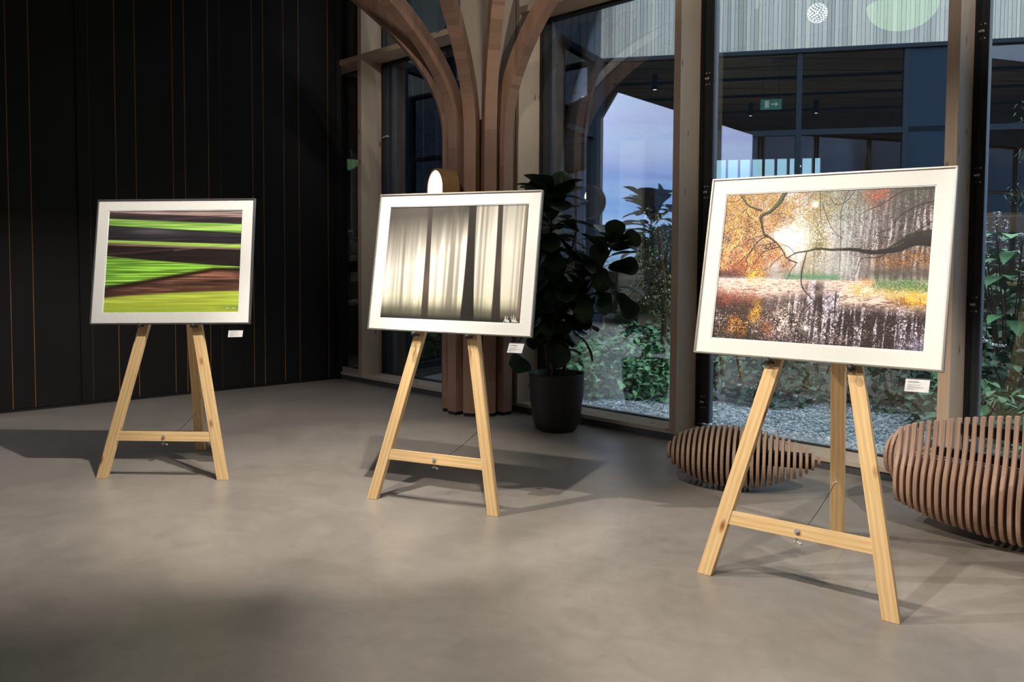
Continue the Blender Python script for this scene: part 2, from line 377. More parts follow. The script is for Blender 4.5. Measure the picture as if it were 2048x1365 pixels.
# outside skin of our own wing above the glazing
rng = random.Random(4)
def boards(x0, x1, z0, z1, y, seed, wmin=.05, wmax=.085, gap=.006, th=.02):
    R = random.Random(seed); mb = MB(); x = x0
    while x < x1:
        w_ = min(R.uniform(wmin, wmax), x1-x); dy = R.uniform(-.006,.006)
        zs = [z0]; 
        if R.random() < .5: zs.append(R.uniform(z0+.2, z1-.2))
        zs.append(z1)
        for a, b in zip(zs, zs[1:]): mb.box(x, x+w_-gap, y-th+dy, y+dy, a, b-.003, 0, min(1,max(0,R.gauss(.5,.24))))
        x += w_
    return mb
o = build('wall_outer', boards(-3.2, 15.5, 5.35, 8.0, .62, 11, .08, .13), M['navy'], tone=True, fix=False); o.matrix_world = WALL; struct(o)
mb = MB(); mb.box(-3.3,15.5,.37,.6,5.25,8.0); o = build('wall_upper', mb, M['navy']); o.matrix_world = WALL; struct(o)

# ------------------------------------------------------------------ tree-shaped timber column
CX, CY = -.30, 7.80
colr = thing('timber_column', 'tree-shaped reddish brown glulam column whose ribs fan out overhead, in front of the windows', 'column', (CX,CY,0))
def rib(az, k, R0=.30, w=.115, dpt=.14, z0=2.6, top=5.35):
    e = Vector((math.cos(az), math.sin(az), 0)); tg = Vector((-e.y, e.x, 0)); P = []
    zs = [.03, 1.0, 1.8, 2.4] + [2.6+i*.11 for i in range(int((top-2.6)/.11)+1)]
    for z in zs:
        dz = max(0, z-z0); P.append((R0 + k*dz*dz, z, 2*k*dz))
    V = []; F = []
    for r_, z, sl in P:
        c_ = Vector((r_*e.x, r_*e.y, z)); tt = Vector((e.x*sl, e.y*sl, 1)).normalized(); nn = Vector((e.x, e.y, -sl)).normalized()
        for a, b in ((-1,-1),(1,-1),(1,1),(-1,1)): V.append(c_ + tg*(a*w/2) + nn*(b*dpt/2))
    for i in range(len(P)-1):
        for j in range(4): F.append((i*4+j, i*4+(j+1)%4, (i+1)*4+(j+1)%4, (i+1)*4+j))
    F.append((3,2,1,0)); L = (len(P)-1)*4; F.append((L,L+1,L+2,L+3))
    mb = MB(); mb.add(V, F)
    Mx = Matrix((e, tg, Vector((0,0,1)))).transposed().to_4x4(); Mx.translation = (0,0,0)
    build('rib', mb, M['glulam'], colr, M=Mx, bevel=.004)
    mb = MB(); mb.prism([(R0-.06,-w/2+.008),(R0+.062,-w/2+.008),(R0+.062,w/2-.008),(R0-.06,w/2-.008)], 0, .031, lambda a,b,h: tuple(e*a+tg*b+Vector((0,0,h))))
    build('rib_shoe', mb, M['black'], colr)
rdir = math.atan2(-.714, -.70)
for ph, k in ((-35,.52),(0,.66),(30,.66),(60,.21),(90,.42)):
    rib(rdir + math.radians(ph), k)
mb = MB(); mb.lathe([(.0,.02),(.215,.02),(.215,2.75),(0,2.75)], 10); build('core', mb, M['lamp_wood'], colr)
# drum shaped wall lamp on the column
fc = Vector((-.70,7.33,2.085)); ax = Vector((.87,.49,0)).normalized()
lm = thing('wall_lamp', 'round wooden drum lamp with glowing white face mounted on the timber column', 'lamp', tuple(fc))
def drum(prof, mat, name, n=48):
    mb = MB(); up = Vector((0,0,1)); sd = ax.cross(up); V = []; F = []
    for r_, h in prof:
        for k in range(n): th = 2*PI*k/n; V.append(ax*h + (up*math.cos(th)+sd*math.sin(th))*r_)
    for i in range(len(prof)-1):
        for k in range(n): F.append((i*n+k, i*n+(k+1)%n, (i+1)*n+(k+1)%n, (i+1)*n+k))
    mb.add(V, F); o = build(name, mb, mat, lm); o.data.polygons.foreach_set('use_smooth', [True]*len(o.data.polygons)); return o
drum([(.165,.0),(.18,0),(.185,.004),(.185,.16),(.0,.16)], M['lamp_wood'], 'lamp_housing').modifiers.new('e','EDGE_SPLIT')
drum([(.0001,.008),(.166,.008),(.166,.02)], M['screen'], 'diffuser')
mb = MB(); mb.tube([tuple(ax*.15), tuple(Vector((-.56,7.56,2.085))-fc)], .022, 10); build('bracket', mb, M['steel'], lm)

# ------------------------------------------------------------------ easels and pictures
def easel(X, Y, yaw, th, ry, label, grp='wooden display easels'):
    r = thing('display_easel', label, 'easel', (X,Y,0), yaw, grp)
    a, lw, v0, v1, s, vp, cp = .4366,.0678,.2473,.3102,.2218,1.0114,.1806
    T = .036; sn, cs = math.sin(th), math.cos(th)
    W = lambda u, v, n=0: (u, v*sn - n*cs, v*cs + n*sn)
    VT = 1.62
    for sg in (-1, 1):
        f = lambda u: u*sg
        V = []
        for nn, vb in ((0,0),(-T, T*math.tan(th))):
            for (u, v) in ((-a+s*vb, vb), (-a+lw+s*vb, vb), (-a+lw+s*VT, VT), (-a+s*VT, VT)): V.append(W(f(u), v, nn))
        mb = MB(); mb.add(V, [(0,1,2,3),(7,6,5,4),(0,4,5,1),(1,5,6,2),(2,6,7,3),(3,7,4,0)])
        leg = build('leg', mb, M['pine'], r, M=axisM(W(f(-a),0), W(f(-a+s*VT),VT), (1,0,0)), bevel=.0025)
        mb = MB(); V2 = [(x*1.0, y, z) for x, y, z in [W(f(-a+.003),0,-.003),W(f(-a+lw-.003),0,-.003),W(f(-a+lw-.003),T*math.tan(th),-T+.003),W(f(-a+.003),T*math.tan(th),-T+.003)]]
        mb.add([(x,y,0.0) for x,y,z in V2]+[(x,y,.004) for x,y,z in V2], [(0,1,2,3),(7,6,5,4),(0,4,5,1),(1,5,6,2),(2,6,7,3),(3,7,4,0)])
        build('foot_pad', mb, M['rubber'], r)
        # picture pin
        mb = MB(); p0 = Vector(W(sg*cp, vp-.004, -.002)); p1 = Vector(W(sg*cp, vp-.004, .058)); mb.tube([p0,p1], .006, 10)
        mb.sphere(tuple(Vector(W(sg*cp, vp-.004, .062))), .0165, 14, 10); build('picture_pin', mb, M['rubber'], r, smooth=True)
    li = lambda v: -a+lw+s*v-.002
    mb = MB(); V = []
    for nn in (-.004,-.030):
        for (u,v) in ((li(v0),v0),(-li(v0),v0),(-li(v1),v1),(li(v1),v1)): V.append(W(u,v,nn))
    mb.add(V, [(0,1,2,3),(7,6,5,4),(0,4,5,1),(1,5,6,2),(2,6,7,3),(3,7,4,0)])
    bar = build('crossbar', mb, M['pine'], r, M=axisM(W(li(v0),v0,-.004), W(-li(v0),v0,-.004), (0,0,1)), bevel=.002)
    vm = (v0+v1)/2
    mb = MB(); mb.tube([W(.0,vm,-.006), W(0,vm,.002)], .0125, 16); mb.tube([W(0,vm,.001), W(0,vm,.007)], .008, 12); build('bolt', mb, M['steel'], bar if False else r)
    mb = MB(); mb.tube([W(.012,v0-.02,-.02), W(-.005,v0-.012,-.02), W(-.002,v0+.004,-.02)], .0035, 6); mb.sphere(W(.016,v0-.021,-.02), .007, 8, 6); mb.sphere(W(-.012,v0-.018,-.02), .006, 8, 6)
    build('wing_nut', mb, M['steel'], r)
    # head block behind the legs
    mb = MB(); V = []
    for nn in (-T,-T-.03):
        for (u,v) in ((-.11,1.52),(.11,1.52),(.11,1.6),(-.11,1.6)): V.append(W(u,v,nn))
    mb.add(V, [(0,1,2,3),(7,6,5,4),(0,4,5,1),(1,5,6,2),(2,6,7,3),(3,7,4,0)]); build('head_block', mb, M['pine'], r, M=axisM(W(-.11,1.55),W(.11,1.55),(0,0,1)))
    # rear leg
    top = Vector(W(.045,1.56,-T-.032)); ft = Vector((-.087, ry, 0)); dv = (top-ft)
    yb = Vector((0, -dv.z, dv.y)).normalized()
    V = []
    for off in (0, 1):
        for q, z_ in ((ft, 0), (top, 1)):
            for sx in (-1, 1):
                p = Vector(q) + Vector((sx*lw/2,0,0)) + yb*(-T*off)
                if z_ == 0: p = p + dv*((0-p.z)/dv.z)
                V.append(p)
    mb = MB(); mb.add(V, [(0,1,3,2),(4,6,7,5),(0,4,5,1),(2,3,7,6),(0,2,6,4),(1,5,7,3)])
    build('rear_leg', mb, M['pine'], r, M=axisM(ft, top, (1,0,0)), bevel=.0025)
    # tether cord with hook eyes
    e0 = ft + dv*(.31/dv.z) + yb*.002; e1 = Vector(W(0,v0-.003,-.02)); mid = (e0+e1)/2 - Vector((0,0,.012))
    mb = MB(); mb.tube([e0 + Vector((0,-.012,0)), mid, e1], .0016, 6); build('tether_cord', mb, M['rubber'], r)
    mb = MB(); mb.tube([e0+yb*-.01, e0+Vector((0,-.015,0))], .003, 6); mb.sphere(tuple(e0+Vector((.003,-.016,0))), .007, 8, 6); mb.sphere(tuple(e0+Vector((-.01,-.02,-.008))), .005, 8, 6); build('hook_eye', mb, M['steel'], r)
    return r
ES = [(-2.292,5.2571,-.0332,.1549,.8128,'light pine easel nearest the black wall, holding the striped green field picture'),
      (-.4743,4.6858,-.405,.1841,1.0,'light pine easel in the middle, holding the blurred bare tree trunks picture'),
      (1.2123,3.448,-.6576,.2308,.9715,'light pine easel nearest the slatted bench, holding the autumn pond picture')]
for e in ES: easel(*e)

# ---- pictures painted into point colours of a fine grid
def s2l(a): a = np.clip(a, 0, 1); return np.where(a <= .04045, a/12.92, ((a+.055)/1.055)**2.4)
RS = np.random.RandomState(7)
def nz(h, w, gy, gx, seed):
    """smooth noise, gy x gx cells"""
    r = np.random.RandomState(seed).rand(gy+2, gx+2)
    y = np.linspace(0, gy, h); x = np.linspace(0, gx, w); yi = y.astype(int); xi = x.astype(int)
    fy = (y-yi)[:,None]; fx = (x-xi)[None,:]; fy = fy*fy*(3-2*fy); fx = fx*fx*(3-2*fx)
    a = r[yi][:,xi]; b = r[yi][:,xi+1]; c = r[yi+1][:,xi]; d = r[yi+1][:,xi+1]
    return (a*(1-fx)+b*fx)*(1-fy) + (c*(1-fx)+d*fx)*fy
def C(*a): return np.array(a, float)/255
def blend(img, mask, colr_): mask = np.clip(mask, 0, 1)[..., None]; return img*(1-mask) + colr_*mask
def stroke(img, pts, wid, color, alpha=1, soft=.6, sx=1.0):
    """pts in cells; wid list in cells"""
    h, w, _ = img.shape; wid = wid if isinstance(wid, (list, tuple)) else [wid]*len(pts)
    for (p, q, a, b) in zip(pts, pts[1:], wid, wid[1:]):
        m = max(a, b)+2
        x0 = int(max(0, min(p[0],q[0])-m)); x1 = int(min(w, max(p[0],q[0])+m+1)); y0 = int(max(0, min(p[1],q[1])-m)); y1 = int(min(h, max(p[1],q[1])+m+1))
        if x1 <= x0 or y1 <= y0: continue
        Y, X = np.mgrid[y0:y1, x0:x1]; dx, dy = q[0]-p[0], q[1]-p[1]; L = dx*dx+dy*dy+1e-9
        t_ = np.clip(((X-p[0])*dx+(Y-p[1])*dy)/L, 0, 1); d = np.hypot(X-p[0]-t_*dx, Y-p[1]-t_*dy); r_ = (a+(b-a)*t_)/2
        mk = np.clip((r_-d)/soft+.5, 0, 1)*alpha
        sub = img[y0:y1, x0:x1]; img[y0:y1, x0:x1] = sub*(1-mk[...,None]) + np.asarray(color)*mk[...,None]
    return img
def signature(img, u, v, s, colr_=(1,1,.97), wd=1.1):
    h, w, _ = img.shape; k = s*w
    A = [(0,1),(.12,.55),(.2,.0),(.24,.5),(.3,1),(.18,.62),(.34,.55)]; B = [(.34,.8),(.4,.6),(.44,.9),(.47,.1),(.47,.9),(.52,.65),(.57,.9),(.6,.7),(.64,.95),(.68,.65),(.7,.95)]
    D = [(.95,.0),(1.08,.85),(1.3,-.25)]; E_ = [(1.12,.9),(1.2,.6),(1.26,.9),(1.34,.1),(1.36,.9),(1.42,.6),(1.5,.9),(1.54,.2),(1.56,.9),(1.64,.65),(1.72,.9),(1.9,.85)]
    for P in (A,B,D,E_): stroke(img, [(u*w+x*k*.5, v*h+y*k*.22) for x, y in P], wd, colr_, .95, .8)
    return img

def paint_fields(h, w):
    U, V = np.meshgrid(np.linspace(0,1,w), np.linspace(0,1,h)); img = np.zeros((h,w,3))
    st = .4*nz(h,w,90,3,1)+.4*nz(h,w,150,6,2)+.2*nz(h,w,40,2,3)       # long horizontal streaks
    sk = st-.5
    def shade(base, amt): return base*(1+amt*sk[...,None])
    img[:] = shade(C(178,150,145), 1.3)
    def band(top, bot, base, amt, soft=.006):
        nonlocal img
        m = np.clip((V-top)/soft, 0, 1)*np.clip((bot-V)/soft, 0, 1); img = blend(img, m, shade(base, amt))
    big = 2+U*0
    band(.012+.06*U, big, C(66,56,58), 1.0)
    band(.076+.062*U, big, C(136,188,84), .9); band(.088+.095*U-.03*U*U, .118+.1*U, C(190,214,120), .5, .03)
    band(.140+.085*U, big, C(52,48,52), .9); img = blend(img, np.exp(-((V-(.2+.03*U))/.035)**2)*np.exp(-((U-.33)/.16)**2)*.55*(.5+st), C(120,112,120))
    band(.283+.052*U, big, C(160,204,84), .5, .008); band(.290+.05*U,.308+.048*U, C(190,220,110), .4, .01)
    band(.314+.06*U, big, C(140,112,104), .7); band(.334+.055*U, big, C(46,38,36), .6, .01)
    img = blend(img, np.exp(-((V-(.43-.09*U))/.006)**2)*(U<.7)*.4, C(120,98,90)); img = blend(img, np.exp(-((V-(.33+.13*(1-U)))/.007)**2)*(U>.5)*.5, C(150,120,112))
    gtop = .443+.13*U-.02*U*U
    band(gtop, big, C(134,190,66), 1.7, .01)
    img = blend(img, (np.clip((V-gtop)/.01,0,1))*np.clip(np.sin((V-U*.02)*190+4*nz(h,w,9,3,8)),0,1)*np.clip(1-U*1.6,0,1)*.55, C(62,96,50))
    dl = .735-.10*U-.135*U*U+.0*U
    dl = np.where(U < .8, .735-.23*U-.0*U, .735-.184+.0*(U-.8))
    band(dl, big, C(45,30,26), .8, .03)
    band(dl+.035, big, C(134,92,74), 1.9, .03)
    img = blend(img, np.clip((V-dl-.03)/.02,0,1)*np.clip((nz(h,w,36,7,15)-.45)*4,0,1)*.5*np.clip(1.2-U*.3,0,1), C(70,48,42))
    img = blend(img, np.clip((V-dl-.01)/.02,0,1)*np.clip(1-U*1.5,0,1)*.6, C(64,46,40))
    img = blend(img, np.clip((V-.70)/.04,0,1)*np.clip((U-.3)/.3,0,1)*.55, C(74,52,42))
    yt = .843-.115*U+.055*U*U
    band(yt, big, C(188,206,78), .5, .018)
    img = blend(img, np.clip((V-yt-.05)/.1,0,1)*nz(h,w,9,4,21)*.6, C(196,206,66)); img = blend(img, np.clip((V-.9)/.1,0,1)*(st>.5)*.35, C(112,160,50))
    img = blend(img, np.exp(-((V-.95)/.03)**2)*np.clip((U-.8)/.15,0,1)*.6, C(96,120,48))
    signature(img, .90, .945, .085, (.8,.85,.7), .8); return img

def paint_trunks(h, w):
    U, V = np.meshgrid(np.linspace(0,1,w), np.linspace(0,1,h))
    Us = U + .012*np.sin(V*2)-.012*V
    def s1(freq, seed):
        r = np.random.RandomState(seed).rand(freq+2); x = np.clip(Us,0,1)*freq; i = x.astype(int); f_ = x-i; f_ = f_*f_*(3-2*f_); return r[i]*(1-f_)+r[i+1]*f_
    st = .35*s1(26,1)+.3*s1(60,2)+.2*s1(120,3)+.15*s1(200,4)
    top = np.clip(1.0-np.clip(U*2.2,0,1),0,1)
    edge = .12+.33*np.clip(.62-U,0,1)*1.5 + .10*(s1(40,6)-.5)
    env = np.clip((V-edge*.25)/(edge+.12),0,1)**1.1; env = np.where(U > .62, np.clip(.62+V*1.0,0,1), env)
    low = np.clip((.985-V)/.20,0,1)**.8; br = env*low
    br = br*(.50+.95*st) ; br = np.clip(br,0,1)
    dk = C(70,66,59); lt = C(240,233,218); img = dk*(1-br[...,None]) + lt*br[...,None]
    img = blend(img, np.exp(-((V-.84)/.08)**2)*.35*br, C(214,214,150)); img = blend(img, np.exp(-((V-.93)/.05)**2)*.5, C(70,70,48))
    def trunk(u0, u1, w0, w1, c_, al=1, soft=.006, v0=0, v1=1):
        nonlocal img
        cc = u0+(u1-u0)*V; ww = w0+(w1-w0)*V**2.2; m = np.clip((ww/2-np.abs(U-cc))/soft+.5,0,1)*al
        m = m*np.clip((V-v0)/.12+.3,0,1) if v0 else m
        img = blend(img, m, c_)
    for a_, b_, w0, w1, al, v0 in ((.09,.118,.012,.018,.35,.1),(.125,.152,.012,.028,.5,.1),(.19,.215,.01,.016,.25,.3),(.255,.285,.01,.014,.2,0),(.375,.40,.008,.012,.22,.2),(.44,.46,.008,.02,.3,.3),(.49,.50,.034,.055,.62,0),(.535,.545,.012,.03,.4,0),(.65,.66,.012,.012,.42,0),(.685,.70,.014,.02,.45,0),(.715,.73,.01,.014,.35,0),(.92,.925,.008,.012,.3,0),(.955,.955,.012,.02,.3,0)):
        trunk(a_, b_, w0, w1, C(88,80,70), al, .01, v0)
    trunk(.306,.332,.034,.052,C(58,50,45),.93); trunk(.612,.636,.052,.098,C(40,36,32),.97); trunk(.805,.832,.034,.062,C(54,47,43),.93)
    trunk(.982,.982,.024,.03,C(120,105,92),.8); trunk(.995,.995,.014,.014,C(70,62,55),.9)
    img = blend(img, np.exp(-((V-.68)/.12)**2)*np.exp(-((U-.325)/.02)**2)*.35, C(150,118,96)); img = blend(img, np.exp(-((V-.55)/.12)**2)*np.exp(-((U-.826)/.02)**2)*.3, C(140,112,94))
    img = blend(img, np.clip((V-.94)/.05,0,1)*.9, C(44,43,38))
    signature(img, .885, .935, .10, (1,1,.97), 1.2); return img

def paint_pond(h, w):
    U, V = np.meshgrid(np.linspace(0,1,w), np.linspace(0,1,h)); asp = w/h
    R = np.random.RandomState(5)
    f1 = nz(h,w,10,14,1); f2 = nz(h,w,40,55,2); f4 = nz(h,w,int(h/3),int(w/3),3); f5 = nz(h,w,75,100,4); f6 = nz(h,w,int(h/2),int(w/2),6)
    hor = .575
    glow = np.exp(-(((U-.40)/.17)**2+((V-.29)/.24)**2)); img = C(196,186,190)*np.ones((h,w,3))
    cols = (nz(h,w,2,80,11)*.5+nz(h,w,3,170,12)*.5)
    tr = np.clip((cols-.42)*6, 0, 1)*(1-glow*.95)
    img = blend(img, tr*.7*np.clip(.25+U*1.1,0,1)*(.5+.7*f5), C(76,66,70)); img = blend(img, np.clip((.17-V)/.14,0,1)*.8*np.clip(U*1.8-.6,0,1)*(.4+f4), C(52,72,70))
    img = blend(img, np.clip((.42-V)/.3,0,1)*np.exp(-((U-.60)/.12)**2)*.5, C(120,140,138))
    for u0, wd, c_ in ((.435,.02,C(100,82,60)),(.46,.028,C(112,100,50)),(.485,.012,C(80,70,52)),(.39,.012,C(130,106,90)),(.505,.01,C(110,108,70)),(.66,.008,C(90,80,80)),(.70,.012,C(96,90,90)),(.775,.016,C(74,58,62)),(.805,.008,C(80,60,66)),(.83,.012,C(70,54,60)),(.865,.022,C(46,38,40)),(.90,.022,C(50,44,44)),(.925,.01,C(60,44,50)),(.95,.014,C(60,48,48)),(.735,.008,C(96,86,86)),(.975,.016,C(50,36,38)),(.58,.006,C(120,110,108)),(.21,.008,C(130,90,80)),(.275,.008,C(150,100,90)),(.13,.012,C(74,62,60)),(.17,.01,C(90,70,66)),(.08,.012,C(80,60,58))):
        wob = .004*np.sin(V*23+u0*40); m = np.clip((wd/2-np.abs(U-u0-wob))/.003+.5,0,1)*(V < hor)*np.clip(.35+.8*f5,0,1); img = blend(img, m, c_)
    img = blend(img, glow*.85, C(255,248,240)); img = blend(img, np.exp(-(((U-.62)/.1)**2+((V-.3)/.25)**2))*.3, C(186,196,194))
    def foliage(mask, colors, dens, seed, cell=2.6):
        nonlocal img
        a_ = nz(h,w,int(h/cell),int(w/cell),seed+50); b_ = nz(h,w,int(h/1.8),int(w/1.8),seed+60); cl = nz(h,w,22,30,seed+70)
        m = np.clip((a_+.5*(cl-.5)-(1-dens))*8, 0, 1)*np.clip(mask,0,1)
        idx = np.clip((b_*len(colors)*1.3-.15*len(colors)).astype(int), 0, len(colors)-1); cc = np.array(colors)[idx]; img = blend(img, m, cc)
    leftm = np.clip((.32-U+.22*(f1-.5)+.05*V)/.12,0,1)*(V < hor)
    img = blend(img, leftm*.55, C(176,132,104))
    foliage(leftm, [C(70,42,44),C(120,66,52),C(170,92,54),C(214,140,60),C(232,176,90)], .62, 21)
    foliage(leftm, [C(56,38,40),C(90,54,50),C(60,48,50)], .40, 30, 3.4)
    foliage(leftm, [C(226,130,50),C(246,196,84),C(250,222,160)], .40, 22, 2.2)
    foliage(leftm*np.clip((V-.38)/.1,0,1), [C(150,66,50),C(206,110,56),C(110,50,46)], .46, 35)
    foliage(np.clip((.62-U)/.2,0,1)*np.clip((.30-V)/.16,0,1), [C(90,80,40),C(176,130,44),C(210,160,70),C(70,70,50)], .55, 23)
    foliage(np.exp(-(((U-.50)/.05)**2+((V-.3)/.3)**2))*.9, [C(90,90,44),C(120,100,50),C(170,160,90)], .50, 24)
    foliage(np.exp(-(((U-.60)/.12)**2+((V-.06)/.08)**2)), [C(190,140,40),C(76,90,70),C(50,62,56)], .6, 25)
    foliage(np.exp(-(((U-.76)/.07)**2+((V-.055)/.07)**2))*1.2, [C(176,76,46),C(212,104,66),C(120,60,50)], .66, 26)
    foliage(np.clip((U-.76)/.1,0,1)*np.clip((.24-V)/.15,0,1), [C(34,52,48),C(60,70,62),C(100,56,40)], .6, 27)
    foliage(np.clip((U-.58)/.2,0,1)*(V < .44), [C(64,66,62),C(100,84,76),C(44,40,42)], .44, 28)
    foliage(np.clip((U-.40)/.1,0,1)*(V < .5)*.7, [C(90,84,70),C(60,56,50)], .30, 38)
    foliage(np.clip((U-.68)/.15,0,1)*np.exp(-((V-.46)/.07)**2)*1.3, [C(96,64,50),C(190,130,60),C(110,80,60),C(60,46,44)], .64, 29)
    img = blend(img, np.exp(-(((U-.33)/.12)**2+((V-.55)/.05)**2))*.6, C(150,146,140)); img = blend(img, np.exp(-(((U-.60)/.10)**2+((V-.50)/.07)**2))*.7, C(184,188,182))
    img = blend(img, np.clip((U-.68)/.10,0,1)*np.exp(-((V-.535)/.035)**2)*.8, C(84,76,70)); img = blend(img, np.clip((.2-U)/.12,0,1)*np.exp(-((V-.56)/.03)**2)*.85*(.4+f4), C(66,48,50))
    img = blend(img, np.exp(-((V-.568)/.022)**2)*np.clip((U-.33)/.04,0,1)*np.clip((.64-U)/.06,0,1)*.9*(.6+.6*f4), C(84,136,98))
    wat = V > hor+.012; rip = nz(h,w,int(h/3.2),int(w/16),31)*.6+nz(h,w,int(h/2.4),int(w/9),32)*.4
    wc = C(232,206,194)*np.ones((h,w,3)); wc = blend(wc, np.clip((.50-rip)*5,0,1)*np.clip(.25+(V-.58)*5,0,1), C(110,84,76))
    dkl = .645+.16*np.exp(-((U-.16)/.12)**2)*0+.05*np.sin(U*5+1.0)*0
    edge_ = np.where(U<.62, .655+.03*np.cos((U-.2)*7), .70+.03*U)
    wd_ = np.clip((V-edge_+.06*(rip-.5))/.07, 0, 1)
    wd_ = np.maximum(wd_, np.exp(-(((U-.50)/.06)**2+((V-.64)/.05)**2))*.85)
    strp = nz(h,w,3,120,33); refl = C(50,40,40)*np.ones((h,w,3)); refl = blend(refl, np.clip((strp-.53)*8,0,1)*np.clip(.2+1.2*f5,0,1)*np.clip((U-.30)/.15+.25,0,1), C(190,180,198))
    refl = blend(refl, np.exp(-(((U-.37)/.10)**2+((V-.86)/.13)**2))*.75*(.4+f5), C(240,216,206)); refl = refl*(.45+1.1*f4[...,None])
    wc = blend(wc, wd_, refl); img = np.where(wat[...,None], wc, img)
    lm_ = wat.astype(float)
    foliage(lm_*np.exp(-(((U-.08)/.14)**2+((V-.72)/.06)**2)), [C(130,56,40),C(196,96,60),C(90,44,40)], .62, 41)
    foliage(lm_*np.exp(-(((U-.13)/.08)**2+((V-.90)/.09)**2))*1.2, [C(190,120,34),C(220,156,50),C(120,70,34)], .58, 42)
    foliage(lm_*np.exp(-(((U-.22)/.03)**2+((V-.82)/.08)**2))*1.3, [C(220,150,40),C(232,176,70)], .62, 43)
    foliage(lm_*np.exp(-(((U-.29)/.05)**2+((V-.90)/.08)**2)), [C(196,106,50),C(120,80,50)], .5, 44)
    foliage(lm_*np.clip((U-.80)/.1,0,1)*np.exp(-((V-.70)/.04)**2)*1.2, [C(120,76,44),C(190,130,60),C(60,40,36)], .66, 45)
    foliage(lm_*np.clip((V-.72)/.1,0,1), [C(206,190,186),C(150,130,128)], .27, 52, 3.0)
    foliage(lm_*np.clip((V-.72)/.1,0,1), [C(40,34,34),C(66,50,48)], .42, 53, 3.0)
    rb = np.clip((U-.62)/.08,0,1)
    img = blend(img, rb*np.exp(-((V-.645)/.035)**2)*.85, C(246,226,196)); foliage(rb*np.exp(-((V-.645)/.04)**2)*1.2, [C(232,186,90),C(216,190,90),C(190,130,70)], .55, 46)
    foliage(np.clip((U-.88)/.05,0,1)*np.exp(-((V-.68)/.04)**2)*1.3, [C(240,196,60),C(220,160,60)], .66, 47)
    gm = np.clip((U-.74)/.05,0,1)*np.exp(-((V-(.58+.03*U))/.034)**2); img = blend(img, gm*.7, C(90,116,78)); foliage(gm*1.4, [C(66,104,62),C(130,160,90),C(44,74,56)], .6, 48)
    foliage(np.exp(-(((U-.73)/.025)**2+((V-.59)/.018)**2))*1.4, [C(226,140,76),C(236,170,110)], .68, 49)
    foliage(np.exp(-(((U-.20)/.04)**2+((V-.56)/.05)**2))*1.2, [C(236,200,70),C(226,180,60)], .52, 51)
    img = blend(img, np.clip((V-.93)/.08,0,1)*.5, C(44,36,36)); img = blend(img, np.clip((U-.85)/.1,0,1)*np.clip((V-.85)/.1,0,1)*.4*(.4+f4), C(120,116,150))
    img = np.clip(img*(.90+.32*f6[...,None])+.02, 0, 1)
    # branches of the printed tree, as dark brown strokes
    BRS = [([28,26,22,20,14,12,10,8,7,6,5],[(0.312,-.002),(.284,.071),(.244,.13),(.198,.162),(.205,.213),(.222,.281),(.255,.31),(.298,.355),(.333,.411),(.347,.445),(.405,.478)]),
     ([14,12,11,7,5],[(.196,.122),(.155,.103),(.113,.071),(.081,.018),(.068,-.006)]),
     ([5,7,9,12,14,16,20,24,28,34,44,60,66],[(.347,.45),(.389,.414),(.444,.4),(.499,.383),(.555,.39),(.61,.388),(.674,.391),(.739,.407),(.802,.401),(.865,.382),(.903,.352),(.95,.333),(1.002,.339)]),
     ([5,6,6,6,5,4,3],[(.444,.407),(.436,.473),(.429,.549),(.438,.636),(.494,.71),(.501,.731),(.467,.787)]),([7,6,5,5,4,3],[(.238,.293),(.186,.347),(.158,.415),(.141,.46),(.151,.494),(.136,.563)]),
     ([6,5,4,3],[(.289,.339),(.234,.36),(.187,.37),(.085,.506)]),([5,4,4,3,3],[(.242,.289),(.191,.302),(.16,.318),(.133,.335),(.131,.355)]),([3,3,2],[(.134,.352),(.084,.368),(.055,.414)]),
     ([6,5,5,4,3],[(.307,.372),(.26,.388),(.222,.416),(.194,.472),(.173,.517)]),([4,4,3,3],[(.337,.417),(.296,.461),(.267,.505),(.237,.53)]),([4,4,4,3],[(.36,.461),(.397,.478),(.379,.516),(.358,.593)]),
     ([3,3,3],[(.322,.356),(.355,.373),(.389,.418)]),([6,5,4,3,2],[(.807,.417),(.764,.44),(.701,.447),(.688,.505),(.679,.547)]),([5,6,5,4,3,2],[(.997,.017),(.862,.028),(.778,.101),(.693,.154),(.675,.189),(.693,.224)]),
     ([7,6,5,4,3],[(1.001,.095),(.915,.128),(.839,.202),(.833,.248),(.764,.287)]),([6,5,4],[(.999,.213),(.938,.271),(.869,.32)]),([4,3,3,3,2],[(.623,-.014),(.594,.101),(.592,.207),(.602,.377),(.606,.526)]),
     ([4,4,3,3],[(.652,-.001),(.609,.08),(.562,.099),(.535,.055)]),([4,4,3],[(.479,-.014),(.488,.095),(.501,.225)]),([4,3,3],[(.097,.013),(.056,.056),(.001,.05)]),([4,3,2],[(.111,.111),(.078,.155),(.006,.21)]),
     ([4,3,2],[(.115,.106),(.13,.158),(.185,.203)]),([3,2],[(.235,-.016),(.193,.077)]),([3,2,2],[(.453,.017),(.401,.09),(.355,.12)]),([4,3,2],[(.498,.095),(.546,.237),(.598,.314)]),
     ([4,4,3],[(.498,.721),(.451,.788),(.421,.952)]),([3,3],[(.401,.746),(.407,.986)]),([3,3],[(.25,.875),(.36,.99)]),([3,2],[(.359,.968),(.397,.812)])]
    k = w/1262
